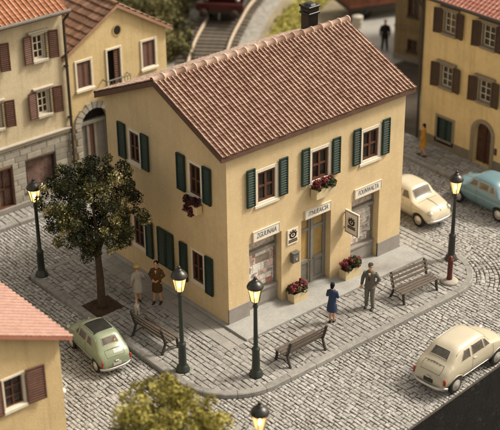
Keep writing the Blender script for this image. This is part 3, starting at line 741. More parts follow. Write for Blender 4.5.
# ------------------------------------------------------------------ the other houses
def shut_window(parent, fc, a0, a1, z0, z1, m_frame, m_sash, m_sh, sw=.36, oa=0., nx=2, nz=3, lintel=1, sill=.12, side_dark=None, inner=None):
    w_ = window(parent, fc, a0, a1, z0, z1, m_frame, m_sash, fw=.08, depth=.12, nx=nx, nz=nz, sill=sill, out=.03, sash_w=.05, bar=.022, lintel=lintel)
    g = .13 if inner else 0.
    shutter(parent, fc, a0-sw, a0-.01, z0-.02, z1+.02, m_sh, side=-1, open_=oa*.35, th=.045, d=.05, slats=13, frame=.05)
    shutter(parent, fc, a1+.01+g, a1+sw+g, z0-.02, z1+.02, m_sh, side=1, open_=oa, th=.045, d=.05, slats=13, frame=.05)
    if inner: shutter(parent, fc, a1-.03, a1+g+.02, z0, z1, inner, side=1, open_=-.25, th=.035, d=.075, slats=13, frame=.03)
    return w_
def ashlar(fc, mb, a0, a1, z0, z1, holes, ch=.25, ln=.62, d=.05):
    """stone courses as single shallow blocks, leaving the openings free"""
    z = z0; row = 0
    while z < z1-.02:
        h = min(ch, z1-z); a = a0-(ln/2 if row % 2 else 0)
        while a < a1:
            b = a+ln*random.uniform(.85, 1.15); segs = [(max(a, a0), min(b, a1))]
            for hh in holes:
                if hh[2] < z+h-.02 and hh[3] > z+.02:
                    ns = []
                    for p, q in segs:
                        if q <= hh[0] or p >= hh[1]: ns.append((p, q))
                        else:
                            if p < hh[0]: ns.append((p, hh[0]))
                            if q > hh[1]: ns.append((hh[1], q))
                    segs = ns
            for p, q in segs:
                if q-p > .05: fc.box(mb, p+.008, q-.008, z+.008, z+h-.008, -.02, d+random.uniform(-.006, .006), .012, random.random())
            a = b
        z += h; row += 1

# left: cream house over a grey stone ground floor
T = thing('town_house', 'cream house with brown shutters over a grey stone ground floor and orange roof', 'house', (0, 12.42, 0))
YL = 12.42; lo = V3(0, -YL, 0)
F1 = Face((0, 0, 0), (1, 0, 0), (0, -1, 0))
wx = [(.44, 1.06), (-1.76, -1.14), (-3.96, -3.34)]; rows = [(3.80, 4.88), (6.12, 7.22)]
gh = [(-.34, 1.08, .80, 2.08), (-2.10, -.94, .30, 2.06), (-4.2, -2.6, .8, 2.08)]
mb = MB(); F1.wall(mb, -9, 1.90, 0, 8.0, [(a, b, z0, z1) for a, b in wx for z0, z1 in rows]+gh, .25); facade_box(mb, -9, 1.90, 0, 7, 0, 8.0, ('-y',))
for x in (-9, 1.90): mb.add([(x, 0, 8.0), (x, 7, 8.0), (x, 3.5, 9.52)], [(0, 1, 2)])
mb.build('wall', stucco_cream, T, weld=True, normals=True)
mb = MB(); ashlar(F1, mb, -9, 1.90, .14, 2.78, gh); mb.build('stone_facing', stone_grey, T)
mb = MB(); F1.box(mb, -9, 1.93, 2.78, 2.92, 0, .10, .02); F1.box(mb, -9, 1.95, 2.92, 3.0, 0, .16, .02); mb.build('cornice', mat('cornice_grey', (.42, .39, .33), .85, .1, 3, .3, 18), T)
mb = MB(); F1.box(mb, -9, 1.92, .10, .34, 0, .09, .02); mb.build('plinth', plinth_grey, T)
for a, b in wx:
    for z0, z1 in rows: shut_window(T, F1, a, b, z0, z1, mat('frame_grey', (.46, .42, .35), .75, .1, 4, .2, 20), frame_white, shutter_brown, sw=.40, oa=.25, inner=shutter_olive)
disp = mat('display_print', (.26, .17, .15), .35, .55, 1.6, spots=((.42, .38, .36), 1.5, .7))
for (a, b, z0, z1) in gh:
    mb = MB()
    for p, q, r0, r1 in ((a, a+.07, z0, z1), (b-.07, b, z0, z1), (a+.07, b-.07, z1-.07, z1), (a+.07, b-.07, z0, z0+.07)): F1.box(mb, p, q, r0, r1, -.22, .02, .008)
    o = mb.build('shop_window', board_dark if z0 > .5 else frame_brown, T)
    mb = MB(); F1.box(mb, a+.05, b-.05, z0+.05, z1-.05, -.24, -.20); mb.build('display', disp, o)
    if z0 > .5: mb = MB(); F1.box(mb, a-.06, b+.06, z0-.1, z0, 0, .12, .02); mb.build('sill', stone_grey, o)
    else:
        mb = MB()
        for x in (a+.36, a+.76): F1.box(mb, x, x+.05, z0+.07, z1-.07, -.2, -.12)
        F1.box(mb, a+.07, b-.07, z0+.78, z0+.86, -.2, -.125); mb.build('glazing_bar', frame_brown, o)
gable_roof(T, 'x', -9, 1.90, 0, 7, 8.0, 9.57, .12, .32, .16, board_dark, tile_orange, 52, 18, 'rib', .05, .012, slopes=(0,), ncap=22)
mb = MB(); mb.tube([(-9.1, -.42, 7.95), (2.06, -.42, 7.95)], .085, 10); gt = mb.build('gutter', mat('gutter_grey', (.12, .105, .09), .5, .2, 3), T)
mb = MB(); mb.tube([(1.96, -.40, 7.92), (1.96, -.38, 7.78), (1.90, -.14, 7.52), (1.90, -.12, 7.1), (1.90, -.12, .2)], .055, 10)
for z in (1.4, 3.4, 5.6): mb.box((1.90, -.06, z), (.16, .14, .05))
mb.build('downpipe', mat('pipe_dark', (.05, .04, .034), .5, .2, 3), T)

# behind it: yellow gabled house with arched doorway and a little balcony
T2 = thing('gabled_house', 'yellow gabled house with grey stone arched doorway, small balcony and brown roof', 'house', (2.0, 12.5, 0))
F2 = Face((-2.0, 0, 0), (1, 0, 0), (0, -1, 0)); X1 = 6.93
wl = [(2.36, 3.22, 4.30, 5.60), (5.60, 6.44, 4.36, 5.68)]; bal = (3.86, 4.66, 4.05, 5.74); ar = (2.42, 3.86, .14, 3.42, 1)
mb = MB(); F2.wall(mb, 2.02, X1, 0, 5.95, wl+[bal, ar], .3); facade_box(mb, .02, X1-2, 0, 9, 0, 5.95, ('-y',))
for y in (0, 9): mb.add([(.02, y, 5.95), (X1-2, y, 5.95), ((X1-1.98)/2, y, 7.42)], [(0, 1, 2)])
mb.build('wall', stucco_yellow, T2, weld=True, normals=True)
for (a, b, z0, z1) in wl:
    w_ = window(T2, F2, a, b, z0, z1, frame_white, frame_brown, fw=.10, depth=.1, nx=2, nz=1, sill=.06, out=.04)
    m_ = (a+b)/2; shutter(T2, F2, a+.11, m_-.005, z0+.10, z1-.11, shutter_brown, d=-.06, th=.04, frame=.05); shutter(T2, F2, m_+.005, b-.11, z0+.10, z1-.11, shutter_brown, d=-.06, th=.04, frame=.05)
a, b, z0, z1 = bal; mb = MB()
for p, q, r0, r1 in ((a, a+.09, z0, z1), (b-.09, b, z0, z1), (a+.09, b-.09, z1-.09, z1)): F2.box(mb, p, q, r0, r1, -.1, .045, .01)
fr = mb.build('balcony_door', frame_white, T2)
mb = MB(); F2.box(mb, a+.09, b-.09, z0, z1-.09, -.28, -.25); mb.build('opening', black_gap, fr)
shutter(T2, F2, (a+b)/2+.03, b-.09, z0+.02, z1-.1, shutter_brown, d=-.06, th=.04)
mb = MB(); F2.box(mb, a-.22, b+.22, z0-.12, z0, 0, .34, .02); fl = mb.build('balcony', stone_grey, T2)
mb = MB()
for k in range(9): x = a-.18+k*(b-a+.36)/8; mb.tube([F2.P(x, z0, .30), F2.P(x, z0+.42, .30)], .016, 6)
for d0 in (.05, .30): pass
mb.tube([F2.P(a-.2, z0+.43, .02), F2.P(a-.2, z0+.43, .31), F2.P(b+.2, z0+.43, .31), F2.P(b+.2, z0+.43, .02)], .032, 8); mb.build('railing', mat('rail_grey', (.15, .145, .13), .6, .2, 5), fl)
mb = MB(); cx, cz, r0 = 4.50, 6.42, .17
rg = [F2.P(cx+q*math.cos(t), cz+q*math.sin(t)*1.12, .03) for q in (r0, r0+.055) for t in np.linspace(0, 2*math.pi, 25)[:-1]]
mb.add(rg, [(i, (i+1) % 24, 24+(i+1) % 24, 24+i) for i in range(24)]); o = mb.build('round_window', mat('ring_ochre', (.42, .30, .13), .9, .1, 4), T2)
mb = MB(); mb.add([F2.P(cx+r0*math.cos(t), cz+r0*math.sin(t)*1.12, .022) for t in np.linspace(0, 2*math.pi, 25)[:-1]], [tuple(range(24))]); mb.build('opening', black_gap, o)
# stone arch: voussoirs and quoins
mb = MB(); a, b, z0, z1 = ar[:4]; rad = (b-a)/2; cx = (a+b)/2; zs = z1-rad; random.seed(5)
for k in range(11):
    t0, t1 = math.pi*k/11+.02, math.pi*(k+1)/11-.02; ro = rad+.26+random.uniform(-.03, .04); tn = random.random()
    q = [(cx-(rad-.02)*math.cos(t0), zs+(rad-.02)*math.sin(t0)), (cx-(rad-.02)*math.cos(t1), zs+(rad-.02)*math.sin(t1)), (cx-ro*math.cos(t1), zs+ro*math.sin(t1)), (cx-ro*math.cos(t0), zs+ro*math.sin(t0))]
    mb.add([F2.P(*p, d) for d in (-.15, .09) for p in q], [(0, 1, 2, 3), (4, 5, 6, 7), (0, 1, 5, 4), (1, 2, 6, 5), (2, 3, 7, 6), (3, 0, 4, 7)], tn)
z = z0; k = 0
while z < zs-.03:
    h = min(.30, zs-z)
    for sg in (-1, 1):
        e = .22+(.08 if k % 2 else 0)
        if sg < 0: F2.box(mb, a-e, a+.02, z+.012, z+h-.012, -.15, .09, .02, random.random())
        else: F2.box(mb, b-.02, b+e, z+.012, z+h-.012, -.15, .09, .02, random.random())
    z += h; k += 1
mb.build('stone_arch', stone_grey, T2)
mb = MB(); F2.box(mb, a, b, z0, zs-.05, -.30, -.24); F2.box(mb, a, b, zs-.05, zs+.10, -.30, -.12, .02)
for x in (a, a+.42, cx+.06, b-.12): F2.box(mb, x, x+.12, z0, zs-.05, -.24, -.17, .01)
dr = mb.build('door', door_grey, T2)
mb = MB(); F2.box(mb, cx-.16, cx+.06, z0+.5, zs-.1, -.24, -.22); mb.build('opening', frame_brown, dr)
mb = MB(); F2.box(mb, a, b, zs+.1, z1, -.32, -.30); mb.build('fanlight', black_gap, dr)
gable_roof(T2, 'y', 0, 9, .02, X1-2, 5.95, 7.42, .18, .26, .20, board_tan, tile_brown, 34, 9, 'flat', .02, .055, ncap=16)
mb = MB(); mb.box((2.9, 3.0, 7.9), (.62, .62, 1.5), ch=.02); mb.box((2.9, 3.0, 8.6), (.74, .74, .12), ch=.02); mb.build('chimney', frame_white, T2)

# right: ochre house
XR = 16.18
T3 = thing('ochre_house', 'ochre house with dark brown shutters, arched brown door and red tiled roof', 'house', (XR, 6.42, 0))
F3 = Face((0, -6.42, 0), (0, 1, 0), (-1, 0, 0)); Y0, Y1 = .9, 6.42
cols = [(4.62, 5.38), (2.48, 3.26), (1.0, 1.5)][:2]; rws = [(5.40, 6.46), (2.98, 4.04)]; gwn = (4.50, 5.38, .48, 1.56); dra = (2.32, 3.28, .14, 2.06, 1)
mb = MB(); F3.wall(mb, Y0, Y1, 0, 6.95, [(a, b, z0, z1) for a, b in cols for z0, z1 in rws]+[gwn, dra], .3)
facade_box(mb, 0, 7, Y0-6.42, 0, 0, 6.95, ('-x',))
for y in (Y0-6.42, 0): mb.add([(0, y, 6.95), (7, y, 6.95), (3.5, y, 8.5)], [(0, 1, 2)])
mb.build('wall', stucco_ochre, T3, weld=True, normals=True)
for a, b in cols:
    for z0, z1 in rws: shut_window(T3, F3, a, b, z0, z1, mat('frame_taupe', (.24, .20, .15), .8, .1, 4, .2, 20), mat('sash_pale', (.50, .45, .37), .7, .1, 6), shutter_dark, sw=.42, oa=.3, sill=.08)
a, b, z0, z1 = gwn; mb = MB()
for p, q, r0, r1 in ((a-.12, a, z0-.12, z1+.12), (b, b+.12, z0-.12, z1+.12), (a, b, z1, z1+.12), (a, b, z0-.12, z0)): F3.box(mb, p, q, r0, r1, -.1, .04, .012)
fr = mb.build('window', mat('frame_taupe', (0, 0, 0)), T3); m_ = (a+b)/2
for p, q in ((a, m_-.006), (m_+.006, b)): shutter(T3, F3, p, q, z0, z1, shutter_green, d=-.10, th=.05)
mb = MB(); a, b, z0, z1 = dra[:4]; rad = (b-a)/2; cx = (a+b)/2; zs = z1-rad
arc = [(a, z0)]+[(cx-rad*math.cos(t), zs+rad*math.sin(t)) for t in np.linspace(0, math.pi, 17)]+[(b, z0)]; ro = 1+.17/rad
arc2 = [(a-.17, z0)]+[(cx-rad*ro*math.cos(t), zs+rad*ro*math.sin(t)) for t in np.linspace(0, math.pi, 17)]+[(b+.17, z0)]
n = len(arc); vv = [F3.P(*p, .05) for p in arc]+[F3.P(*p, .05) for p in arc2]+[F3.P(*p, -.02) for p in arc2]
mb.add(vv, [(i, i+1, n+i+1, n+i) for i in range(n-1)]+[(n+i, n+i+1, 2*n+i+1, 2*n+i) for i in range(n-1)]); mb.build('door_surround', mat('frame_taupe', (0, 0, 0)), T3)
mb = MB(); F3.box(mb, a, b, z0, z1, -.3, -.24); F3.box(mb, cx-.025, cx+.025, z0, z1-.05, -.24, -.19)
for p in (a+.08, cx+.07):
    for r0, r1 in ((.25, .62), (.70, 1.15), (1.2, 1.5)): F3.box(mb, p, p+.33, z0+r0-.1, z0+r1-.1, -.24, -.215, .012)
mb.build('door', door_brown, T3)
mb = MB(); F3.box(mb, Y0, dra[0]-.17, .1, .58, 0, .04, .01); F3.box(mb, dra[1]+.17, Y1+.02, .1, .58, 0, .04, .01); mb.build('plinth', mat('plinth_taupe', (.19, .165, .135), .85, .15, 2, .4, 20), T3)
mb = MB(); F3.box(mb, 1.98, 2.12, .86, 1.16, 0, .03, .006); mb.build('doorbell_plate', frame_brown, T3)
gable_roof(T3, 'y', Y0-6.42, 0, 0, 7, 6.95, 8.5, .22, .38, .18, board_dark, tile_red, 28, 18, 'rib', .05, .015, slopes=(0,), ncap=14)
mb = MB(); mb.tube([(-.46, Y0-6.7, 6.88), (-.46, .24, 6.88)], .07, 10); mb.build('gutter', mat('pipe_dark', (0, 0, 0)), T3)
mb = MB(); mb.tube([(-.44, .12, 6.86), (-.40, .12, 6.7), (-.10, .05, 6.25), (-.09, .05, .2)], .055, 10); mb.build('downpipe', mat('pipe_dark', (0, 0, 0)), T3)

# further back: brown house, its face to the grey yard
T4 = thing('brown_house', 'dim brown plastered house at the end of the side street', 'house', (22.6, 14.3, 0), math.atan2(-1.81, .37))
F4 = Face((0, 0, 0), (1, 0, 0), (0, -1, 0))
mb = MB(); w4 = [(.78, 1.36, .55, 1.22), (.72, 1.36, 2.4, 3.6), (2.9, 3.5, .55, 1.22), (2.9, 3.5, 2.4, 3.6)]
F4.wall(mb, 0, 6, 0, 5.2, w4, .25); facade_box(mb, 0, 6, 0, 6, 0, 5.2, ('-y',))
for x in (0, 6): mb.add([(x, 0, 5.2), (x, 6, 5.2), (x, 3, 6.5)], [(0, 1, 2)])
mb.build('wall', stucco_brown, T4, weld=True, normals=True)
for (a, b, z0, z1) in w4: window(T4, F4, a, b, z0, z1, board_dark, frame_brown, fw=.06, depth=.15, sill=.06, out=.02)
mb = MB(); F4.box(mb, -.02, 6, 1.72, 1.82, 0, .06, .01); mb.build('string_course', stucco_brown, T4)
mb = MB(); F4.box(mb, -.02, 6, 0, .30, 0, .05, .01); mb.build('plinth', mat('plinth_taupe', (0, 0, 0)), T4)
gable_roof(T4, 'x', 0, 6, 0, 6, 5.2, 6.5, .2, .3, .18, board_dark, tile_red, 26, 14, 'rib', .05, .015)
mb = MB(); mb.tube([(1.62, -.1, 5.0), (1.62, -.1, .1)], .05, 8); mb.build('downpipe', mat('pipe_dark', (0, 0, 0)), T4)

# near left: sand-coloured house with its gable to us
T5 = thing('sand_house', 'sand coloured house with brown shutters and pink tiled roof close to the viewer', 'house', (-8.1, -2.30, 0))
F5 = Face((0, 0, 0), (1, 0, 0), (0, -1, 0)); BW = 5.2
mb = MB(); w5 = [(-1.98, -1.22, 2.60, 3.72), (-4.2, -3.44, 2.6, 3.72)]
F5.wall(mb, -BW, 0, 0, 4.35, w5, .25); facade_box(mb, -BW, 0, 0, 6.0, 0, 4.35, ('-y',))
for y in (0, 6.0): mb.add([(-BW, y, 4.35), (0, y, 4.35), (-BW/2, y, 5.5)], [(0, 1, 2)])
mb.build('wall', stucco_sand, T5, weld=True, normals=True)
for (a, b, z0, z1) in w5: shut_window(T5, F5, a, b, z0, z1, frame_white, frame_brown, shutter_brown, sw=.60, oa=.12, nx=2, nz=3, lintel=0, sill=.05)
gable_roof(T5, 'y', 0, 6.0, -BW, 0, 4.35, 5.5, .30, .28, .17, mat('board_pink', (.36, .15, .10), .85, .15, 3, .3, 20), tile_pink, 30, 20, 'rib', .035, .022, ncap=14, duty=.5)
t = thing('wall_lamp', 'small white globe lamp on the corner of the sand coloured house', 'wall lamp', (-8.1, -2.0, 2.2))
mb = MB(); mb.smooth = True; mb.ball((.16, 0, 0), .10, 14, 10); mb.build('globe', mat('globe_white', (.75, .70, .62), .3, .03, 4), t); mb = MB(); mb.box((.035, 0, 0), (.07, .09, .12), ch=.01); mb.build('bracket', iron_grey, t)

# ------------------------------------------------------------------ street lamps
glow = bpy.data.materials.new('lamp_glass'); glow.use_nodes = True; t_ = glow.node_tree; t_.nodes.clear()
em = t_.nodes.new('ShaderNodeEmission'); em.inputs[0].default_value = (1, .62, .24, 1); em.inputs[1].default_value = 1.5
tr = t_.nodes.new('ShaderNodeBsdfTransparent'); tr.inputs[0].default_value = (1, .85, .6, 1)
mx = t_.nodes.new('ShaderNodeMixShader'); mx.inputs[0].default_value = .62; ou = t_.nodes.new('ShaderNodeOutputMaterial')
t_.links.new(tr.outputs[0], mx.inputs[1]); t_.links.new(em.outputs[0], mx.inputs[2]); t_.links.new(mx.outputs[0], ou.inputs[0])
bulb_m = mat('bulb', (1, .8, .5), emit=((1, .72, .36), 9.), var=0)
def street_lamp(label, loc, h, m_pole, rotz=0):
    t = thing('street_lamp', label, 'street lamp', loc, rotz, 'lit street lamps'); gb = h-.90
    mb = MB(); mb.smooth = True
    mb.lathe([(.24, 0), (.24, .05), (.20, .09), (.20, .16), (.155, .20), (.135, .26), (.125, .95), (.14, .98), (.14, 1.03), (.10, 1.07), (.075, 1.12), (.062, gb-.25), (.085, gb-.22), (.085, gb-.16), (.06, gb-.13), (.06, gb-.05), (.13, gb-.02), (.13, gb)], n=16)
    mb.build('pole', m_pole, t)
    lan = MB(); n = 6; b0, b1, z0, z1 = .135, .235, gb, gb+.50
    for k in range(n):
        a = 2*math.pi*k/n+R(15); ca, sa = math.cos(a), math.sin(a); lan.tube([(b0*ca, b0*sa, z0), (b1*ca, b1*sa, z1)], .012, 6)
    ln = lan.build('lantern', lamp_black, t)
    mb = MB(); q = []
    for r0, z in ((b0-.01, z0), (b1-.012, z1)): q += [(r0*math.cos(2*math.pi*k/n+R(15)), r0*math.sin(2*math.pi*k/n+R(15)), z) for k in range(n)]
    mb.add(q, [(k, (k+1) % n, n+(k+1) % n, n+k) for k in range(n)]); mb.build('glass', glow, ln)
    mb = MB(); mb.smooth = True; mb.ball((0, 0, z0+.20), (.055, .055, .10), 10, 8); mb.build('bulb', bulb_m, ln)
    pl = bpy.data.lights.new('lamp_light', 'POINT'); pl.energy = 14; pl.color = (1, .62, .28); pl.shadow_soft_size = .06; po = bpy.data.objects.new('lamp_light', pl); col.objects.link(po); po.parent = t; po.location = (0, 0, z0+.36)
    mb = MB(); mb.smooth = True; mb.lathe([(.0, z1), (.265, z1), (.275, z1+.02), (.27, z1+.05), (.245, z1+.11), (.20, z1+.17), (.14, z1+.215), (.10, z1+.23), (.10, z1+.27), (.075, z1+.285), (.045, z1+.30), (.06, z1+.33), (.055, z1+.365), (.03, z1+.39), (.0, z1+.40)], n=16)
    mb.build('cap', lamp_black, t); return t
street_lamp('black street lamp at the kerb corner between the two front benches', (-2.82, -1.04, PZ), 3.95, lamp_green)
street_lamp('green street lamp by the kerb in front of the shop corner', (-1.19, -2.83, PZ), 3.72, lamp_green, .4)
street_lamp('street lamp at the far end of the kerb beyond the tree', (-2.99, 7.25, PZ), 3.98, lamp_green, .2)
street_lamp('black street lamp behind the red post on the rounded corner', (9.22, -1.85, PZ), 3.70, lamp_black, .7)
street_lamp('street lamp at the edge of the base board, only its lantern in view', (-5.50, -8.10, 0), 4.0, lamp_black, .3)
t = thing('bollard', 'dark red iron post on a round stone foot near the rounded kerb', 'bollard', (7.95, -2.93, PZ))
mb = MB(); mb.smooth = True; mb.lathe([(.33, 0), (.33, .05), (.29, .09), (.16, .12), (.0, .12)], n=20); mb.build('foot', mat('foot_stone', (.33, .31, .27), .85, .1, 4, .3, 20), t)
mb = MB(); mb.smooth = True; mb.lathe([(.10, .11), (.11, .20), (.095, .24), (.095, .84), (.12, .86), (.12, .93), (.09, .96), (.085, 1.0), (.05, 1.06), (.0, 1.08)], n=16); mb.build('post', mat('post_red', (.105, .022, .018), .5, .25, 7, .2, 30), t)

# ------------------------------------------------------------------ benches
def bench_proto(label, loc, rotz, wd=1.80):
    """seat faces local -y; the back stands at y = +.25"""
    t = thing('park_bench', label, 'bench', loc, rotz, 'slatted park benches')
    lean = lambda z: .20+(z-.42)*.28
    mb = MB()
    for k in range(4): y = -.28+k*.135; mb.box((0, y, .44+.004*abs(k-1.5)), (wd, .095, .04), ch=.006, tone=random.uniform(.2, .9))
    mb.build('seat', bench_wood, t)
    mb = MB()
    for k in range(3):
        z = .60+k*.155; mb.box((0, lean(z), z), (wd, .035, .095), ax=(V3(1, 0, 0), V3(0, .963, -.27), V3(0, .27, .963)), ch=.006, tone=random.uniform(.2, .9))
    mb.build('backrest', bench_wood, t)
    for x in (-wd/2+.10, wd/2-.10):
        mb = MB(); f = lambda pts, r=.032: mb.tube([(x, y, z) for y, z in pts], r, 8)
        f([(-.30, .40), (-.31, .2), (-.36, 0)], .050); f([(-.34, .40), (0, .40), (.22, .40)], .036); f([(.36, 0), (.26, .22), (.20, .40), (.27, .6), (.385, 1.0)], .046)
        f([(-.28, .10), (0, .17), (.29, .10)], .020)
        mb.build('leg', bench_iron, t)
    return t
b0 = bench_proto('brown slatted bench turned to the shops beside the lamp at the front kerb', (.70, -2.92, PZ), R(181))
dup(b0, (6.38, -2.66, PZ), R(-3), 'brown slatted bench facing the road beside the man in grey suit')
dup(b0, (-2.48, .92, PZ), R(92), 'brown slatted bench facing the gable wall behind the green car')

# ------------------------------------------------------------------ trees
def tree(name, label, loc, h_tr, crown_c, crown_r, nclump, per, size, m_leaf, seed, clump_r=(.34, .62), tr=.13, lean=0., holes=()):
    global rng
    rng = np.random.default_rng(seed); random.seed(seed)
    t = thing(name, label, 'tree', loc)
    c = np.array(crown_c, float); r = np.array(crown_r, float)
    cs, rs = [], []
    while len(cs) < nclump:
        d = rng.normal(0, 1, 3); d /= np.linalg.norm(d); q = rng.uniform(.30, 1.)**.55; p = c+d*r*q
        if any(np.linalg.norm((p-c-np.array(hc))/r) < hr for hc, hr in holes): continue
        cs.append(p); rs.append(rng.uniform(*clump_r)*(1.05-.35*q))
    mb = MB(); mb.smooth = True; top = V3(lean, 0, h_tr)
    mb.tube([(0, 0, -.05), (.01, .01, .12), (.02*1, 0, h_tr*.45), (lean*.6, .02, h_tr*.8), top], [tr*1.7, tr*1.15, tr, tr*.85, tr*.7], 12)
    mb.build('trunk', bark, t)
    mb = MB(); mb.smooth = True
    for k in range(7):
        a = 2*math.pi*k/7+rng.uniform(-.3, .3); e = c+r*V3(math.cos(a)*.62, math.sin(a)*.62, rng.uniform(-.25, .5)); b = top*(.86+.02*k) if False else V3(lean*.9, 0, h_tr*rng.uniform(.78, 1.0))
        md = (b+e)/2+V3(0, 0, .12)+rng.normal(0, .08, 3); mb.tube([b, md, e], [tr*.5, tr*.32, tr*.12], 7)
        for q in range(3):
            e2 = e+rng.normal(0, .45, 3)*r*.5; mb.tube([md+(e-md)*rng.uniform(.2, .8), (md+e2)/2+rng.normal(0, .1, 3), e2], [tr*.22, tr*.14, tr*.06], 5)
    mb.tube([top, c*.5+top*.5+V3(.05, 0, 0), c+V3(0, 0, r[2]*.5)], [tr*.7, tr*.4, tr*.1], 8)
    mb.build('limbs', bark, t)
    leaf_cloud('crown', cs, rs, [int(per*(q/.5)**2) for q in rs], size, m_leaf, t, flat=.42)
    return t
tree('broadleaf_tree', 'dark green tree with pale blossom in a square earth pit by the kerb', (-2.55, 4.02, PZ), 2.45, (-.05, .12, 3.92), (1.86, 1.86, 1.74), 175, 820, .043, leaf_dark, 21, (.20, .42), holes=(((-.5, -.9, .2), .28), ((.55, -.8, -.5), .26), ((-.9, -.3, -.6), .3), ((.2, -1.2, .6), .22)))
mb = MB(); mb.box((-2.55, 4.0, PZ-.06), (1.06, 1.06, .08), ch=.01); structure(mb.build('soil_pit', soil))
tree('broadleaf_tree', 'yellow green foamy tree close to the viewer at the lower edge', (-7.66, -6.92, 0), 2.3, (0, 0, 3.15), (1.80, 1.80, 1.55), 160, 560, .048, leaf_olive, 33, (.24, .46))

# ------------------------------------------------------------------ cars
def spline(pts, x):
    """smooth curve through (x, value) points (monotone-safe Catmull-Rom)"""
    P = np.array(pts, float); xs, ys = P[:, 0], P[:, 1]; x = np.clip(x, xs[0], xs[-1])
    dl = np.diff(ys)/np.diff(xs); mm = np.r_[dl[0], (dl[:-1]+dl[1:])/2, dl[-1]]
    for k in range(1, len(xs)-1):
        if dl[k-1]*dl[k] <= 0: mm[k] = 0
        else: mm[k] = math.copysign(min(abs(mm[k]), 3*min(abs(dl[k-1]), abs(dl[k]))), mm[k])
    i = np.clip(np.searchsorted(xs, x, side='right')-1, 0, len(xs)-2); h = xs[i+1]-xs[i]; t = (x-xs[i])/h
    return (2*t**3-3*t**2+1)*ys[i]+(t**3-2*t**2+t)*h*mm[i]+(-2*t**3+3*t**2)*ys[i+1]+(t**3-t**2)*h*mm[i+1]
class CarShape:
    def __init__(s, top, belt, wid, z0, nroof=3.2, tumble=.15):
        s.top, s.belt, s.wid, s.z0, s.nr, s.tb = top, belt, wid, z0, nroof, tumble
    def section(s, x, n1=9, n2=14):
        w_ = float(spline(s.wid, x)); zt = float(spline(s.top, x)); zb = min(float(spline(s.belt, x)), zt-.05); z0 = float(spline(s.z0, x)); h = zt-zb
        q = np.linspace(0, 1, n1); zl = z0+(zb-z0)*q; yl = w_*(1-.11*np.abs(q-.62)**2.0/.38**2*np.where(q > .62, .35, 1.))
        yb = yl[-1]; g = min(1, max(0, (h-.16)/.2)); ex = 2.0+g*(s.nr-2.0)
        t = np.linspace(0, math.pi/2, n2)[1:]; cy = np.cos(t)**(2/ex); cz = np.sin(t)**(2/ex)
        yu = yb*cy*(1-s.tb*g*cz-.04*(g > .2)); zu = zb+h*cz
        return np.r_[yl, yu], np.r_[zl, zu]
    def mesh(s, x0, x1, n=72):
        u = np.linspace(0, 1, n); xs = x0+(x1-x0)*(.5-.5*np.cos(math.pi*u))*.6+(x1-x0)*u*.4
        mb = MB(); mb.smooth = True; rows_ = []
        for x in xs:
            y, z = s.section(x); rows_.append(np.array([(x, -a, b) for a, b in zip(y, z)]+[(x, a, b) for a, b in zip(y[::-1][1:], z[::-1][1:])]))
        k = len(rows_[0]); F = []
        for i in range(n-1):
            for j in range(k-1): F.append((i*k+j, (i+1)*k+j, (i+1)*k+j+1, i*k+j+1))
            F.append((i*k+k-1, (i+1)*k+k-1, (i+1)*k, i*k))
        F += [tuple(range(k)), tuple(range((n-1)*k, n*k))[::-1]]
        mb.add(np.concatenate(rows_), F); return mb
    def side(s, x, z, sg, off=.0):
        y, zz = s.section(x); k = np.argmax(zz); yy = float(np.interp(z, zz[:k+1], y[:k+1])); return V3(x, sg*(yy+off), z)
    def over(s, x, y, off=.0):
        yy, zz = s.section(x, 9, 40); o = 9; z = float(np.interp(abs(y), yy[o-1:][::-1], zz[o-1:][::-1])); d = .01
        y2, z2 = s.section(x+d, 9, 40); zb = float(np.interp(abs(y), y2[o-1:][::-1], z2[o-1:][::-1])); nx, nz = -(zb-z)/d, 1.
        l = math.hypot(nx, nz); return V3(x+off*nx/l, y, z+off*nz/l)
def patch_mesh(fn, poly, nu=10, nv=8):
    """quad patch: poly = four corner parameter pairs, filled bilinearly and mapped by fn"""
    mb = MB(); mb.smooth = True; c = [np.array(p, float) for p in poly]; Vv = []
    for j in range(nv+1):
        for i in range(nu+1):
            a, b = i/nu, j/nv; p = (c[0]*(1-a)+c[1]*a)*(1-b)+(c[3]*(1-a)+c[2]*a)*b; Vv.append(fn(*p))
    mb.add(Vv, [(j*(nu+1)+i, j*(nu+1)+i+1, (j+1)*(nu+1)+i+1, (j+1)*(nu+1)+i) for j in range(nv) for i in range(nu)]); return mb
def rim_tube(fn, poly, r):
    mb = MB(); mb.smooth = True; c = [np.array(p, float) for p in poly]; pts = []
    for k in range(4):
        for a in np.linspace(0, 1, 8)[:-1]: pts.append(fn(*(c[k]*(1-a)+c[(k+1) % 4]*a)))
    pts.append(pts[0]); mb.tube(pts, r, 6, cap=False); return mb
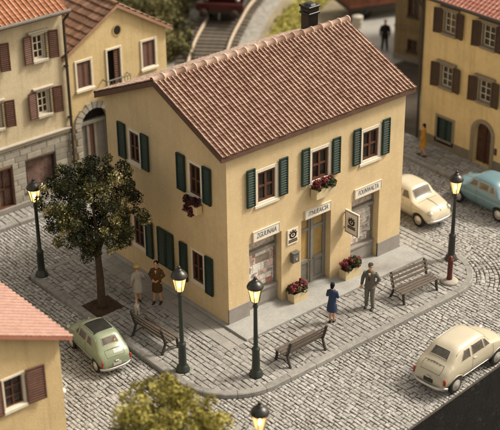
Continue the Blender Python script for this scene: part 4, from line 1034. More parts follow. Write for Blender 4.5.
def car(name, label, cat, loc, rotz, sh, x0, x1, axles, wr, wy, paint, rear, front, sides, scale=1., extras=None, bumpers=True, trim=None, door=None, group=None):
    t = thing(name, label, cat, loc, rotz, group); t.scale = scale if hasattr(scale, '__len__') else (scale,)*3
    body = sh.mesh(x0, x1).build('body', paint, t, normals=True)
    for ax in axles:
        for sg in (-1, 1):
            cm = MB(); cm.tube([(ax, sg*(wy-.13), wr*.98), (ax, sg*(wy+.3), wr*.98)], wr*1.20, 28); cu = cm.build('cut', None, None, normals=True)
            def fn(o, cu=cu):
                b = o.modifiers.new('b', 'BOOLEAN'); b.operation = 'DIFFERENCE'; b.object = cu; b.solver = 'EXACT'
            par = body.parent; body.parent = None; bake(body, fn); body.parent = par; me = cu.data; bpy.data.objects.remove(cu); bpy.data.meshes.remove(me)
    for ax in axles:
        for sg in (-1, 1):
            mb = MB(); mb.smooth = True; mb.tube([(ax, sg*(wy-.06), wr), (ax, sg*(wy-.045), wr), (ax, sg*(wy+.05), wr), (ax, sg*(wy+.07), wr)], [wr*.8, wr*.97, wr, wr*.86], 24); wh = mb.build('wheel', rubber, t)
            mb = MB(); mb.smooth = True; mb.tube([(ax, sg*(wy+.055), wr), (ax, sg*(wy+.075), wr), (ax, sg*(wy+.070), wr), (ax, sg*(wy+.105), wr), (ax, sg*(wy+.115), wr)], [wr*.68, wr*.62, wr*.45, wr*.30, wr*.05], 20); mb.build('hubcap', hub_grey, wh)
            mb = MB(); mb.smooth = True; pts = [V3(ax+wr*1.21*math.cos(a), 0, wr*.98+wr*1.21*math.sin(a)) for a in np.linspace(R(8), R(172), 14)]
            pts = [sh.side(p[0], p[2], sg, .004) for p in pts]; mb.tube(pts, .016, 6); mb.build('wheel_arch', paint, t)
    tm = trim or mat('window_rubber', (.40, .37, .31), .5, .05, 5)
    for nm, poly in (('rear_window', rear), ('windscreen', front)):
        if poly is None: continue
        fo = lambda x, y: sh.over(x, y, .006); g = patch_mesh(fo, poly).build(nm, car_glass, t); rim_tube(lambda x, y: sh.over(x, y, .004), poly, .010).build('trim', tm, g)
    for poly in sides:
        for sg in (-1, 1):
            fo = lambda x, z: sh.side(x, z, sg, .006); g = patch_mesh(fo, poly).build('side_window', car_glass, t); rim_tube(lambda x, z: sh.side(x, z, sg, .004), poly, .008).build('trim', tm, g)
    if door:
        for sg in (-1, 1):
            mb = MB(); fo = lambda x, z: sh.side(x, z, sg, -.002); c = [np.array(p, float) for p in door]; pts = []
            for k in range(len(c)-1):
                for a in np.linspace(0, 1, 9)[:-1]: pts.append(fo(*(c[k]*(1-a)+c[k+1]*a)))
            pts.append(fo(*c[-1])); mb.tube(pts, .0065, 5); mb.build('door_seam', board_dark, t)
            hx, hz = door[0][0]+.10, door[0][1]-.06; p = sh.side(hx, hz, sg, .02); mb = MB(); mb.box(p, (.11, .025, .022), ch=.006); mb.build('door_handle', chrome, t)
    if extras: extras(t, sh)
    return t
def bumper(t, sh, x_end, z, wd, sgn, r=.035, m=None):
    mb = MB(); mb.smooth = True; pts = []
    for a in np.linspace(-1, 1, 15):
        pts.append((x_end-sgn*.20*abs(a)**3.5, a*wd, z))
    mb.tube(pts, [(r*.75, r*1.5)]*15, 8, ref=(0, 0, 1)) if False else mb.tube(pts, [(r*1.5, r*.8)]*15, 8, ref=(0, 0, 1))
    mb.build('bumper', m or chrome, t)
def small500(name, label, loc, rotz, paint, plate, sunroof=False, scale=1.1, sticker=False):
    sh = CarShape(top=[(-1.46, .54), (-1.44, .68), (-1.38, .79), (-1.26, .90), (-1.10, 1.02), (-.95, 1.155), (-.82, 1.26), (-.70, 1.315), (-.45, 1.345), (.0, 1.355), (.24, 1.335), (.38, 1.285), (.62, 1.02), (.74, .945), (.90, .905), (1.10, .85), (1.30, .76), (1.43, .64), (1.50, .50)],
                  belt=[(-1.46, .52), (-1.30, .74), (-1.0, .86), (-.5, .90), (.5, .90), (.9, .84), (1.2, .70), (1.5, .44)],
                  wid=[(-1.46, .50), (-1.44, .555), (-1.36, .605), (-1.1, .645), (-.7, .655), (.4, .655), (.9, .645), (1.2, .60), (1.38, .51), (1.46, .42), (1.50, .30)],
                  z0=[(-1.46, .30), (-1.2, .21), (1.25, .20), (1.50, .30)], nroof=4.2, tumble=.13)
    def ex(t, sh):
        bumper(t, sh, -1.53, .33, .66, -1); bumper(t, sh, 1.56, .34, .60, 1)
        for sg in (-1, 1):
            p = sh.side(-1.36, .56, sg); mb = MB(); mb.smooth = True; mb.box((p[0]-.055, p[1]-sg*.015, .56), (.06, .085, .19), ch=.022); mb.build('tail_light', mat('lens_red', (.30, .035, .015), .2, .05, 5), t)
            mb = MB(); mb.smooth = True; p = sh.side(1.33, .62, sg); mb.ball((1.33, p[1]-sg*.06, .64), (.09, .095, .095), 12, 8); h = mb.build('headlight', chrome, t)
            mb = MB(); mb.smooth = True; mb.ball((1.38, p[1]-sg*.06, .645), (.055, .078, .078), 12, 8); mb.build('lens', mat('lens_clear', (.62, .62, .58), .1, .02, 5), h)
        mb = MB(); mb.box((-1.475, 0, .47), (.02, .34, .13), ch=.004); pl = mb.build('number_plate', plate, t)
        mb = MB(); mb.box((-1.475, 0, .585), (.06, .16, .05), ch=.015); mb.build('plate_light', chrome, t)
        # engine lid seam with its louvres
        mb = MB(); pts = [sh.over(-1.20, -.36, .001), sh.over(-1.20, 0, .001), sh.over(-1.20, .36, .001), sh.over(-1.30, .38, .001), sh.over(-1.41, .36, .001), sh.over(-1.42, 0, .001), sh.over(-1.41, -.36, .001), sh.over(-1.30, -.38, .001), sh.over(-1.20, -.36, .001)]
        mb.tube(pts, .007, 5); lid = mb.build('engine_lid_seam', board_dark, t)
        mb = MB()
        for q in (-.22, -.11, 0, .11, .22): mb.tube([sh.over(-1.22, q-.04, .004), sh.over(-1.22, q+.04, .004)], .007, 5)
        mb.build('louvre', board_dark, lid)
        for sg in (-1, 1):
            mb = MB(); mb.smooth = True; mb.tube([sh.side(x, float(spline(sh.top, x))-.085, sg, .004) for x in np.linspace(-.86, .42, 18)], .011, 6); mb.build('rain_gutter', paint, t)
            mb = MB(); mb.smooth = True; mb.tube([sh.side(x, .36, sg, .003) for x in np.linspace(-.62, .62, 12)], .012, 6); mb.build('sill_trim', chrome, t)
        if sunroof:
            fo = lambda x, y: sh.over(x, y, .008); g = patch_mesh(fo, [(-.60, -.40), (.22, -.42), (.22, .42), (-.60, .40)]).build('sunroof', mat('canvas_black', (.02, .02, .019), .55, .3, 7, .3, 40), t)
            rim_tube(fo, [(-.60, -.40), (.22, -.42), (.22, .42), (-.60, .40)], .014).build('trim', paint, g)
        if sticker:
            for (y0, y1, xa, xb) in ((-.28, .05, -1.36, -1.24),): patch_mesh(lambda x, y: sh.over(x, y, .008), [(xa, y0), (xb, y0), (xb, y1), (xa, y1)]).build('pale_panel', mat('panel_pale', (.42, .47, .45), .4, .3, 16), t)
    return car(name, label, 'car', loc, rotz, sh, -1.46, 1.50, (-.93, .93), .265, .57, paint,
               [(-1.06, -.33), (-.86, -.29), (-.86, .29), (-1.06, .33)], [(.64, -.46), (.42, -.43), (.42, .43), (.64, .46)],
               [[(-.74, .94), (-.34, .94), (-.34, 1.20), (-.56, 1.20)], [(-.24, .94), (.26, .94), (.22, 1.215), (-.24, 1.215)], [(.31, .94), (.53, .94), (.36, 1.16), (.28, 1.20)]],
               scale, ex, door=[(-.26, .90), (-.27, .40), (-.20, .24), (.62, .24), (.68, .45), (.66, .90)])
paint_cream = mat('paint_cream', (.47, .43, .335), .28, .05, 2, spec=.5, coat=.5)
paint_sage = mat('paint_sage', (.215, .26, .175), .30, .06, 2, spec=.5, coat=.5)
paint_ivory = mat('paint_ivory', (.52, .475, .365), .28, .05, 2, spec=.5, coat=.5)
paint_blue = mat('paint_blue', (.13, .235, .29), .28, .06, 2, spec=.5, coat=.5)
plate_dark = mat('plate_dark', (.03, .027, .024), .5, .3, 30); plate_pale = mat('plate_pale', (.45, .45, .42), .5, .2, 30)
small500('small_car', 'cream small rounded car parked by the black edge of the base board', (4.16, -6.90, .01), R(5.0), paint_cream, plate_dark, scale=(1.19, 1.03, 1.12))
small500('small_car', 'sage green small car with black canvas roof panel beside the kerb', (-4.32, 1.68, .01), R(84), paint_sage, plate_pale, sunroof=True, scale=(.93, .88, .95), sticker=True)
# larger saloons beyond the house
def saloon(name, label, loc, rotz, paint, scale, six=False):
    sh = CarShape(top=[(-1.72, .60), (-1.66, .74), (-1.50, .84), (-1.25, .92), (-1.0, 1.06), (-.78, 1.28), (-.50, 1.41), (-.1, 1.435), (.25, 1.40), (.42, 1.35), (.66, 1.04), (.80, .955), (1.25, .90), (1.50, .80), (1.62, .66), (1.68, .50)],
                  belt=[(-1.72, .50), (-1.5, .72), (-1.1, .88), (-.5, .94), (.5, .94), (1.0, .82), (1.4, .66), (1.68, .44)],
                  wid=[(-1.72, .42), (-1.66, .54), (-1.5, .62), (-1.1, .69), (-.5, .72), (.6, .72), (1.1, .71), (1.4, .67), (1.58, .60), (1.68, .46)],
                  z0=[(-1.72, .32), (-1.4, .22), (1.4, .21), (1.68, .30)], nroof=4.0, tumble=.14)
    def ex(t, sh):
        bumper(t, sh, -1.78, .36, .68, -1); bumper(t, sh, 1.75, .37, .68, 1)
        for sg in (-1, 1):
            mb = MB(); mb.smooth = True; p = sh.side(1.48, .66, sg); mb.ball((1.50, p[1]-sg*.08, .68), (.12, .10, .10), 12, 8); h = mb.build('headlight', chrome, t)
            mb = MB(); mb.smooth = True; mb.ball((1.565, p[1]-sg*.08, .685), (.06, .083, .083), 12, 8); mb.build('lens', mat('lens_clear', (0, 0, 0)), h)
            p = sh.side(-1.6, .6, sg); mb = MB(); mb.smooth = True; mb.ball((-1.62, p[1]-sg*.03, .60), (.05, .05, .08), 10, 8); mb.build('tail_light', mat('lens_red', (0, 0, 0)), t)
            mb = MB(); mb.smooth = True; mb.tube([sh.side(x, .70, sg, .006) for x in np.linspace(-1.35, 1.35, 16)], .010, 5); mb.build('side_trim', chrome, t)
        mb = MB(); mb.smooth = True; mb.tube([sh.over(x, 0, .006) for x in np.linspace(.84, 1.6, 10)], .016, 6); mb.build('bonnet_trim', chrome, t)
        mb = MB(); pts = [sh.over(.86, -.5, .0), sh.over(.86, .5, .0)]; mb.tube([sh.over(.88, y, .0) for y in np.linspace(-.52, .52, 9)], .007, 5); mb.build('bonnet_seam', board_dark, t)
    return car(name, label, 'car', loc, rotz, sh, -1.72, 1.68, (-1.08, 1.06), .29, .63, paint,
               [(-1.0, -.42), (-.74, -.38), (-.74, .38), (-1.0, .42)], [(.70, -.46), (.46, -.43), (.46, .43), (.70, .46)],
               [[(-.82, 1.02), (-.54, 1.02), (-.54, 1.26), (-.66, 1.26)], [(-.44, 1.02), (.04, 1.02), (.04, 1.275), (-.44, 1.275)], [(.14, 1.02), (.52, 1.02), (.36, 1.265), (.14, 1.275)]],
               scale, ex, door=[(.10, .95), (.10, .45), (.12, .26), (.62, .26), (.70, .48), (.68, .95)])
saloon('saloon_car', 'ivory saloon car parked beside the house wall on the right', (11.0, 1.95, .01), R(-90), paint_ivory, 1.0)
saloon('saloon_car', 'blue saloon car parked at the kerb before the ochre house', (13.72, .18, .01), R(88), paint_blue, 1.02)

# ------------------------------------------------------------------ people
def person(label, loc, rotz, h, pose, clothes, hair=None, skin=flesh, female=False, headturn=0.):
    """faces local +y. pose: dict of joints; the body is one surface, garments and hair are its children"""
    s = h/1.75; J = dict(hipL=(-.095, 0, .90), hipR=(.095, 0, .90), kneeL=(-.10, .02, .49), kneeR=(.10, .02, .49), ankL=(-.10, -.02, .09), ankR=(.10, -.02, .09),
             shL=(-.165, 0, 1.40), shR=(.165, 0, 1.40), elL=(-.25, -.03, 1.15), elR=(.25, -.03, 1.15), wrL=(-.25, .05, .90), wrR=(.25, .05, .90), head=(0, .015, 1.635))
    if female: J.update(shL=(-.145, 0, 1.39), shR=(.145, 0, 1.39))
    J.update(pose); J = {k: V3(*v) for k, v in J.items()}
    fd = V3(math.sin(-headturn), math.cos(-headturn), 0); rd = V3(fd[1], -fd[0], 0); hd = J['head']
    def limb(mb, keys, rad, n=10): mb.tube([J[k] if isinstance(k, str) else k for k in keys], rad, n)
    mb = MB()
    mb.ball(hd+V3(0, 0, .02), (.075, .09, .105), 16, 12, ax=(rd, fd, V3(0, 0, 1))); mb.ball(hd+fd*.02-V3(0, 0, .055), (.056, .068, .062), 14, 10, ax=(rd, fd, V3(0, 0, 1)))
    mb.tube([hd+fd*.085+V3(0, 0, .025), hd+fd*.112-V3(0, 0, .018), hd+fd*.09-V3(0, 0, .03)], [.010, .017, .012], 8)          # nose
    mb.tube([hd+fd*.075+rd*.028-V3(0, 0, .062), hd+fd*.088-V3(0, 0, .062), hd+fd*.075-rd*.028-V3(0, 0, .062)], .010, 6)      # lips
    for q in (-1, 1): mb.ball(hd+rd*q*.078+V3(0, 0, .0), (.012, .022, .034), 8, 6, ax=(rd, fd, V3(0, 0, 1)))
    mb.tube([(0, -.01, 1.40), hd-V3(0, 0, .06)], [.062, .052], 12)
    mb.tube([(0, 0, .86), (0, 0, .98), (0, .01, 1.18), (0, 0, 1.38), (0, -.01, 1.47)], [(.155, .105), (.145, .10), (.135, .095), (.165, .10), (.07, .06)], 16, ref=(1, 0, 0))
    for q in 'LR':
        limb(mb, ['sh'+q, 'el'+q, 'wr'+q], [.054, .042, .028]); limb(mb, ['hip'+q, 'knee'+q, 'ank'+q], [.088, .056, .040])
        f = V3(0, 1, 0); mb.tube([J['ank'+q]+V3(0, -.04, -.055), J['ank'+q]+V3(0, .06, -.06), J['ank'+q]+V3(0, .15, -.07)], [.036, .040, .026], 8)
        d = J['wr'+q]-J['el'+q]; d /= np.linalg.norm(d); a = np.cross(d, V3(0, 0, 1) if abs(d[2]) < .9 else V3(0, 1, 0)); a /= np.linalg.norm(a); b = np.cross(a, d)
        w0 = J['wr'+q]; mb.tube([w0, w0+d*.05, w0+d*.09], [(.026, .018), (.040, .018), (.038, .015)], 10, ref=a)
        for k, ln in enumerate((.062, .076, .070, .054)):
            r0 = w0+d*.08+a*(k-1.5)*.021; mb.tube([r0, r0+d*ln*.55+b*.004, r0+d*ln+b*.016], [.0105, .0098, .008], 6)
        r0 = w0+d*.035+a*.032; mb.tube([r0, r0+d*.035+a*.026, r0+d*.07+a*.030+b*.01], [.012, .011, .009], 6)
    for o_ in (mb,): o_.v = [tuple(np.array(p)*s) for p in o_.v]
    body = mb.build('person', skin, None, mods=remesh(.0095*s, 3, .4)); body.location = loc; body.rotation_euler = (0, 0, rotz); tag(body, label, 'person')
    mb = MB()
    for q in (-1, 1): mb.ball((hd+fd*.083+rd*q*.030+V3(0, 0, .022))*s, .0105*s, 8, 6)
    mb.build('eyes', black_gap, body)
    for (nm, m_, parts_) in clothes:
        mb = MB()
        for kind, *a in parts_:
            if kind == 'torso':      # list of (z, half width, half depth, y)
                mb.tube([(0, y, z) for z, rx, ry, y in a[0]], [(rx, ry) for z, rx, ry, y in a[0]], 20, ref=(1, 0, 0))
            elif kind == 'limb': limb(mb, a[0], a[1], 12)
            elif kind == 'ball': mb.ball(hd+rd*a[0][0]+fd*a[0][1]+V3(0, 0, a[0][2]), a[1], 16, 12, ax=(rd, fd, V3(0, 0, 1)))
            elif kind == 'brim': mb.tube([hd+V3(0, 0, a[0]), hd+V3(0, 0, a[0]+.018)], [(a[1], a[2]), (a[1]*.9, a[2]*.9)], 20, ref=rd)
            elif kind == 'shoe':
                an = J['ank'+a[0]]; mb.tube([an+V3(0, -.05, -.05), an+V3(0, .05, -.052), an+V3(0, .17, -.066)], [.046, .05, .032], 10); mb.box(an+V3(0, .055, -.082), (.085, .24, .022), ch=.008)
        mb.v = [tuple(np.array(p)*s) for p in mb.v]; mb.build(nm, m_, body, mods=remesh(.013*s, 4, .45))
    return body
def cloth(name, c, var=.12): return mat(name, c, .9, var, 7, .3, 40, spec=.1)
shoe_m = mat('shoe_dark', (.022, .016, .013), .5, .1, 8)
SH, SH2 = ('shoe', shoe_m, [('shoe', 'L')]), ('shoe', shoe_m, [('shoe', 'R')])
# man in a grey suit, hands behind his back
P = dict(elL=(-.30, -.09, 1.14), elR=(.27, -.03, 1.13), wrL=(-.19, .05, .96), wrR=(.28, .06, .90), ankL=(-.13, .04, .09), ankR=(.12, -.04, .09))
g = cloth('suit_grey', (.125, .12, .105)); gt_ = cloth('trouser_grey', (.15, .145, .13))
person('man in grey suit and cap on the front pavement, one hand at his hip', (4.50, -2.30, PZ), R(118), 1.80, P,
       [('trousers', gt_, [('limb', ['hipL', 'kneeL', 'ankL'], [.105, .080, .066]), ('limb', ['hipR', 'kneeR', 'ankR'], [.105, .080, .066]), ('torso', [(.82, .16, .12, 0), (1.0, .16, .12, 0)])]),
        ('jacket', g, [('torso', [(.80, .185, .14, 0), (.95, .18, .135, 0), (1.12, .165, .125, 0), (1.32, .195, .13, 0), (1.40, .175, .115, -.005), (1.455, .125, .09, -.01), (1.49, .075, .07, -.01)]), ('limb', ['shL', 'elL', 'wrL'], [.078, .066, .052]), ('limb', ['shR', 'elR', 'wrR'], [.078, .066, .052])]),
        ('shirt', mat('shirt_pale', (.50, .42, .32), .8, .05, 8), [('limb', [V3(0, .118, 1.26), V3(0, .115, 1.42)], [.018, .045])]),
        ('tie', cloth('tie_dark', (.10, .03, .025)), [('limb', [V3(0, .142, 1.15), V3(0, .140, 1.40)], [.022, .016])]),
        ('cap', cloth('cap_grey', (.05, .05, .048)), [('ball', (0, -.01, .085), (.092, .105, .05)), ('ball', (0, .07, .075), (.07, .075, .014))]),
        ('hair', cloth('hair_brown', (.035, .024, .016)), [('ball', (0, -.03, .03), (.082, .082, .085))]), SH, SH2])
# woman in a blue coat
P = dict(elL=(-.215, .03, 1.15), elR=(.215, .03, 1.15), wrL=(-.07, .20, 1.21), wrR=(.08, .20, 1.17), ankL=(-.07, -.02, .09), ankR=(.07, .02, .09), kneeL=(-.075, .02, .49), kneeR=(.075, .02, .49))
bl = cloth('coat_blue', (.040, .058, .115))
person('woman in dark blue coat with folded arms, turned to the man in grey', (2.86, -2.12, PZ), R(-62), 1.58, P,
       [('coat', bl, [('torso', [(.52, .215, .185, 0), (.75, .195, .16, 0), (1.0, .155, .12, 0), (1.12, .145, .115, 0), (1.32, .175, .13, .005), (1.43, .155, .095, -.01), (1.475, .085, .075, -.01)]), ('limb', ['shL', 'elL', 'wrL'], [.072, .062, .05]), ('limb', ['shR', 'elR', 'wrR'], [.072, .062, .05])]),
        ('hair', cloth('hair_black', (.014, .012, .014)), [('ball', (0, -.025, .03), (.092, .095, .10)), ('ball', (0, -.07, -.05), (.075, .05, .07))]),
        ('hat', cloth('hat_navy', (.020, .026, .055)), [('ball', (0, -.02, .10), (.085, .09, .045))]), SH, SH2], female=True)
# woman in a pale grey coat with a straw hat, seen from behind
P = dict(elL=(-.23, -.03, 1.14), elR=(.26, .0, 1.15), wrL=(-.24, .04, .90), wrR=(.30, .14, .98), kneeR=(.10, .07, .49), ankR=(.10, .10, .10), ankL=(-.09, -.10, .09))
person('woman in pale grey coat and straw hat walking on the shaded pavement', (-1.46, 3.30, PZ), R(-18), 1.58, P,
       [('coat', cloth('coat_pale', (.36, .34, .30)), [('torso', [(.55, .205, .18, 0), (.8, .185, .15, 0), (1.05, .155, .12, 0), (1.15, .15, .115, 0), (1.32, .175, .125, 0), (1.43, .15, .095, -.01), (1.47, .085, .07, -.01)]), ('limb', ['shL', 'elL', V3(-.24, .02, .96)], [.07, .06, .05]), ('limb', ['shR', 'elR', V3(.29, .11, 1.02)], [.07, .06, .05])]),
        ('hat', cloth('straw', (.55, .38, .14)), [('ball', (0, -.01, .05), (.105, .115, .10)), ('brim', .03, .15, .16)]),
        ('hair', cloth('hair_blond', (.30, .19, .07)), [('ball', (0, -.03, .0), (.088, .09, .09))]), SH, SH2], female=True)
# woman in brown
P = dict(elL=(-.27, -.02, 1.16), elR=(.27, -.02, 1.16), wrL=(-.10, .16, 1.05), wrR=(.10, .16, 1.06), ankL=(-.12, -.02, .09), ankR=(.13, .04, .09))
br = cloth('dress_brown', (.085, .045, .018)); 
person('dark haired woman in brown jacket and skirt facing out by the gable wall', (-.92, 2.88, PZ), R(128), 1.70, P,
       [('skirt', br, [('torso', [(.50, .20, .17, 0), (.75, .19, .155, 0), (.98, .15, .12, 0)])]),
        ('jacket', cloth('jacket_brown', (.105, .058, .024)), [('torso', [(.88, .175, .135, 0), (1.08, .145, .115, 0), (1.32, .18, .13, 0), (1.43, .155, .10, -.01), (1.47, .085, .07, -.01)]), ('limb', ['shL', 'elL', 'wrL'], [.076, .066, .05]), ('limb', ['shR', 'elR', 'wrR'], [.076, .066, .05])]),
        ('blouse', mat('shirt_pale', (0, 0, 0)), [('limb', [V3(0, .12, 1.28), V3(0, .112, 1.42)], [.014, .040])]),
        ('hair', cloth('hair_black', (0, 0, 0)), [('ball', (0, -.02, .045), (.092, .095, .09)), ('ball', (0, -.05, -.03), (.085, .06, .08))]), SH, SH2], female=True)
# woman in yellow on the far pavement and a dark figure in the yard
P = dict(elL=(-.23, -.02, 1.14), elR=(.24, .02, 1.14), wrL=(-.22, .08, .94), wrR=(.22, .12, .98), kneeR=(.10, .08, .50), ankR=(.10, .16, .10), ankL=(-.10, -.14, .10))
person('woman in yellow coat walking on the pavement before the ochre house', (14.98, 5.05, PZ), R(35), 1.52, P,
       [('coat', cloth('coat_yellow', (.42, .22, .035)), [('torso', [(.55, .215, .19, 0), (.8, .195, .16, 0), (1.08, .16, .125, 0), (1.32, .18, .13, 0), (1.43, .155, .10, -.01), (1.47, .085, .07, -.01)]), ('limb', ['shL', 'elL', 'wrL'], [.074, .064, .052]), ('limb', ['shR', 'elR', 'wrR'], [.074, .064, .052])]),
        ('hair', cloth('hair_black', (0, 0, 0)), [('ball', (0, -.02, .04), (.092, .098, .095)), ('ball', (0, -.06, -.04), (.075, .055, .08))]), SH, SH2], female=True)
P = dict(ankL=(-.14, .06, .09), ankR=(.13, -.05, .09))
dk = cloth('suit_black', (.022, .022, .024))
person('man in black standing in the grey yard beyond the roof', (23.0, 15.35, 0), R(140), 1.66, P,
       [('trousers', dk, [('limb', ['hipL', 'kneeL', 'ankL'], [.105, .080, .066]), ('limb', ['hipR', 'kneeR', 'ankR'], [.105, .080, .066]), ('torso', [(.82, .16, .12, 0), (1.0, .16, .12, 0)])]),
        ('jacket', dk, [('torso', [(.80, .185, .14, 0), (1.12, .165, .125, 0), (1.32, .195, .13, 0), (1.40, .175, .115, -.005), (1.455, .125, .09, -.01), (1.49, .075, .07, -.01)]), ('limb', ['shL', 'elL', 'wrL'], [.078, .066, .052]), ('limb', ['shR', 'elR', 'wrR'], [.078, .066, .052])]),
        ('hair', cloth('hair_black', (0, 0, 0)), [('ball', (0, -.02, .04), (.086, .092, .09))]), SH, SH2])
# small white dog at the woman's heels
mb = MB()
mb.tube([(0, -.20, .25), (0, -.08, .255), (0, .08, .27), (0, .18, .30)], [(.065, .075), (.075, .08), (.085, .10), (.06, .075)], 14, ref=(1, 0, 0))
mb.tube([(0, .16, .31), (0, .22, .40)], [.058, .05], 10); mb.ball((0, .25, .44), (.058, .07, .056), 12, 8); mb.tube([(0, .29, .425), (0, .37, .41)], [.036, .024], 8)
for sx in (-1, 1):
    mb.tube([(sx*.045, .23, .48), (sx*.062, .22, .545)], [.026, .009], 6)
    mb.tube([(sx*.05, .12, .24), (sx*.052, .10, .12), (sx*.052, .12, .02), (sx*.052, .15, .015)], [.036, .022, .019, .018], 8)
    mb.tube([(sx*.05, -.17, .24), (sx*.055, -.12, .16), (sx*.055, -.20, .09), (sx*.055, -.185, .02), (sx*.055, -.15, .015)], [.048, .034, .022, .019, .017], 8)
mb.tube([(0, -.20, .28), (0, -.28, .36), (0, -.27, .44)], [.024, .018, .010], 7)
o = mb.build('dog', mat('fur_white', (.62, .57, .48), .95, .1, 9, .6, 60), None, mods=remesh(.010, 3, .4)); o.location = (-1.90, 2.78, PZ); o.rotation_euler = (0, 0, R(150)); tag(o, 'small white dog between the pale coated woman and the bench', 'dog')
mb = MB(); mb.ball((0, .374, .415), .013, 8, 6); mb.build('nose', black_gap, o)

# ------------------------------------------------------------------ railway, yard and greenery behind
rng = np.random.default_rng(11); random.seed(11)
ctrl = np.array([(8.0, 12.0), (13.2, 18.2), (16.15, 21.3), (19.05, 23.8), (21.35, 25.6), (25.5, 28.2), (33, 32)])
def curve(pts, n):
    P = np.array(pts); tt = np.linspace(0, len(P)-1, n); return np.stack([spline(np.c_[np.arange(len(P)), P[:, i]], tt) for i in (0, 1)], 1)
C = curve(ctrl, 260); d = np.gradient(C, axis=0); d /= np.linalg.norm(d, axis=1)[:, None]; nrm = np.stack([-d[:, 1], d[:, 0]], 1); arc_l = np.r_[0, np.cumsum(np.linalg.norm(np.diff(C, axis=0), axis=1))]
sel = C[:, 1] > 15.0
mb = MB(); q = []
Cs, ns = C[sel], nrm[sel]
for off, z in ((-2.3, .0), (-1.5, .16), (1.5, .16), (2.3, .0)): q.append(np.c_[Cs+ns*off, np.full(len(Cs), z)])
k = len(Cs); mb.add(np.concatenate(q), [(r*k+i, r*k+i+1, (r+1)*k+i+1, (r+1)*k+i) for r in range(3) for i in range(k-1)]); mb.smooth = False
stuff(mb.build('ballast', ballast_mat))
T = thing('railway_track', 'curved railway track with dark sleepers running past the yellow gabled house', 'railway track', (*C[130], 0))
c0 = V3(*C[130], 0)
for sg in (-1, 1):
    mb = MB(); pts = np.c_[Cs+ns*(sg*.92-.12), np.full(k, .40)]-c0
    mb.tube(pts, [(.045, .085)]*k, 8, ref=None) if False else mb.tube(pts[::4], [(.075, .11)]*len(pts[::4]), 8, ref=(0.6, -.8, 0)); mb.build('rail', rail_steel, T)
t_ = 0.
s0 = arc_l[np.argmax(sel)]
while s0+t_ < arc_l[-1]-.5 and t_ < 26:
    x, y = np.interp(s0+t_, arc_l, C[:, 0]), np.interp(s0+t_, arc_l, C[:, 1]); dx, dy = np.interp(s0+t_, arc_l, d[:, 0]), np.interp(s0+t_, arc_l, d[:, 1])
    if 15 < y < 27.5: mb = MB(); mb.box((0, 0, 0), (.27, 2.9, .18), ch=.02, tone=random.random()); o = mb.build('sleeper', sleeper_mat, T, (x-c0[0], y-c0[1], .22)); o.rotation_euler = (0, 0, math.atan2(dy, dx)+random.gauss(0, .01))
    t_ += .52
def ground_sheet(name, poly, z, m, kind=structure):
    mb = MB(); mb.add([(x, y, z) for x, y in poly], [tuple(range(len(poly)))]); return kind(mb.build(name, m))
ground_sheet('terrain', [(-16, 21.4), (6.5, 21.4), (6.5, 12.2), (16.4, 12.4), (46, 13), (46, 46), (-16, 46)], -.012, earth_mat)
yd = [(13, 7.6), (17.5, 12.5), (21.2, 15.8), (23.0, 19.2), (25.2, 19.6), (30, 18.2), (36, 18), (36, 7), (16.4, 6.4), (16.3, 12), (14.4, 12.3)]
ground_sheet('yard', [(17.2, 13.4), (20.8, 17.2), (22.8, 19.3), (25.5, 19.5), (36, 18.3), (36, 13.2), (22.2, 13.6)], .004, asphalt)
ground_sheet('street', [(14.42, 12.45), (17.25, 13.45), (22.2, 13.65), (36, 13.25), (36, -4), (16.4, -4), (16.4, 12.42)], .008, mat('street_shade', (.065, .052, .040), .95, .25, 1.5, .5, 14))  # side street's shade painted in as a dark brown sheet
ground_sheet('path', [(8.5, 7.9), (9.6, 7.9), (14.38, 12.3), (16.4, 12.4), (18.5, 15.6), (21.5, 20.2), (19, 19.5), (14, 14.5)], -.004, mat('gravel_mat', (.24, .215, .175), .95, .25, 3, .8, 12))
mb = MB(); P = np.array([(17.5, 18.5), (19.8, 20.8), (21.9, 22.6), (24.6, 24.2), (30, 27.0), (30.0, 24.5), (25.5, 22.6), (22.6, 20.9), (19.3, 18.6)])
ground_sheet('verge', P.tolist(), .012, moss_mat)
def tufts(name, n, fn, size, m, r=.14, per=14):
    cs = [fn() for _ in range(n)]; return stuff(leaf_cloud(name, cs, [r*random.uniform(.6, 1.5) for _ in cs], [per]*n, size, m, squash=.8))
def in_poly():
    while True:
        a = random.random(); i = random.uniform(0, 3.99); k_ = int(i); f = i-k_
        o1 = P[k_]*(1-f)+P[k_+1]*f; o2 = P[8-k_ if k_ < 1 else 9-k_-1]*(1-f)+P[max(8-k_-1, 4)]*f; p = o1*(1-a)+o2*a; return (p[0], p[1], .05)
tufts('moss', 420, in_poly, .07, leaf_moss)
def left_bank():
    i = random.randrange(0, len(C)); o = random.uniform(2.2, 7.5); p = C[i]+nrm[i]*o; return (p[0], p[1], random.uniform(0, .18))
tufts('grass', 900, lambda: left_bank(), .10, leaf_bush, .22, 16)
def shrub(label, x, y, r, h, m=leaf_bush):
    t = thing('shrub', label, 'shrub', (x, y, 0), 0, 'shrubs on the railway bank'); n = int(16*r*r+10)
    cs = [(rng.normal(0, r*.42), rng.normal(0, r*.42), abs(rng.normal(h*.45, h*.25))) for _ in range(n)]
    leaf_cloud('foliage', cs, [r*.34]*n, [110]*n, .085, m, t, flat=.8)
    mb = MB(); mb.tube([(0, 0, -.05), (0, 0, h*.4)], [.07, .03], 7); mb.build('stem', bark, t)
for args in (('olive shrub behind the gable corner of the yellow house', 13.8, 21.7, 1.1, 1.5), ('tall grey green shrub on the railway bank', 15.6, 25.4, 1.7, 2.2), ('dark shrub beside the red engine', 17.3, 27.2, 1.5, 2.0), ('brownish shrub low beside the outer rail', 15.3, 22.9, .8, .9), ('dark green shrub behind the white chimney', 12.2, 24.9, 1.8, 2.4), ('grey shrub at the top of the railway bank', 14.2, 28.4, 2.0, 2.4)): shrub(*args)
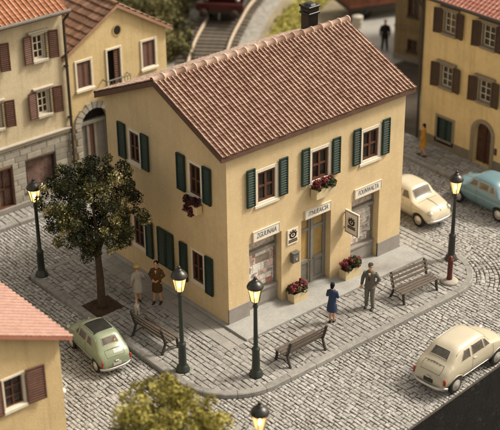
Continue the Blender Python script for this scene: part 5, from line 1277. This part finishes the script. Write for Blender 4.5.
# red engine on the track, its front to us
i0 = int(np.argmin(abs(C[:, 0]-18.45))); ang = math.atan2(d[i0, 1], d[i0, 0])
T = thing('locomotive', 'red engine with dark buffers and running gear standing on the track', 'locomotive', (*C[i0], 0), ang)
mb = MB(); mb.box((3.4, 0, 1.05), (6.6, 2.3, .34), ch=.04); mb.build('underframe', lamp_black, T)
mb = MB(); mb.box((.2, 0, 1.25), (.22, 2.6, .46), ch=.03); mb.build('buffer_beam', loco_red, T)
mb = MB(); mb.box((3.7, 0, 2.2), (5.6, 2.35, 1.9), ch=.12); bd = mb.build('body', loco_red, T)
mb = MB(); mb.box((3.7, 0, 3.2), (5.8, 2.5, .16), ch=.05); mb.build('roof', board_dark, bd)
for sg in (-.55, .55): mb = MB(); mb.box((.885, sg, 2.65), (.03, .7, .6), ch=.01); mb.build('cab_window', glass_dark, bd)
mb = MB(); mb.box((.885, 0, 1.75), (.04, 2.0, .22), ch=.01); mb.build('warning_band', mat('band_cream', (.45, .36, .22), .6, .1, 4), bd)
for sg in (-.85, .85):
    mb = MB(); mb.smooth = True; mb.tube([(.1, sg, 1.02), (-.18, sg, 1.02), (-.19, sg, 1.02), (-.24, sg, 1.02)], [.09, .09, .23, .22], 16); mb.build('buffer', board_dark, T)
    mb = MB(); mb.smooth = True; mb.ball((.82, sg, 1.45), (.1, .12, .12), 12, 8); mb.build('headlight', chrome, T)
mb = MB(); mb.tube([(.08, 0, .95), (-.10, 0, .92), (-.12, 0, .70), (-.06, 0, .62)], .05, 8); mb.build('coupling', iron_grey, T)
for x in (1.2, 2.7, 4.2, 5.7):
    for sg in (-.75, .75): mb = MB(); mb.smooth = True; mb.tube([(x, sg-.07, .86), (x, sg+.07, .86)], .46, 22); mb.build('wheel', lamp_black, T)
mb = MB(); mb.box((3.4, 0, .62), (5.6, 1.1, .5), ch=.03); mb.build('running_gear', lamp_black, T)
# timber wagons and load beside the yard
def wagon(label, x, y, rz, ln, m):
    T = thing('freight_wagon', label, 'wagon', (x, y, 0), rz)
    mb = MB(); mb.box((0, 0, .74), (ln, 2.3, .20), ch=.02); mb.build('underframe', board_dark, T)
    for sg in (-1, 1):
        mb = MB()
        for k in range(4): mb.box((0, sg*1.12, .94+.2*k), (ln, .06, .185), ch=.01, tone=random.random())
        mb.build('side_panel', m, T)
        mb = MB()
        for k in range(4): mb.box((sg*(ln/2-.03), 0, .94+.2*k), (.06, 2.16, .185), ch=.01, tone=random.random())
        mb.build('end_panel', m, T)
        for xx in (-ln*.3, ln*.3): mb = MB(); mb.smooth = True; mb.tube([(xx, sg*.75-.06, .38), (xx, sg*.75+.06, .38)], .38, 18); mb.build('wheel', lamp_black, T)
    mb = MB()
    for k in range(9): mb.box((random.uniform(-.3, .3), -.9+.22*k, 1.5+random.uniform(-.1, .3)), (ln*.86, .18, .18), ch=.02, tone=random.random())
    mb.build('load', m, T)
wagon('rusty wagon loaded with red timber at the edge of the grey yard', 27.36, 19.6, R(-20), 5.4, rust)
t = thing('oil_drum', 'pale drum standing at the edge of the yard by the roof end', 'drum', (24.35, 18.75, 0)); t.scale = (.7, .7, .7)
mb = MB(); mb.smooth = True; mb.lathe([(.0, 0), (.42, 0), (.44, .04), (.42, .08), (.42, .42), (.44, .45), (.42, .48), (.42, .82), (.44, .86), (.42, .9), (.0, .88)], n=20); mb.build('shell', mat('drum_pale', (.45, .42, .36), .5, .15, 3, .2, 12), t)
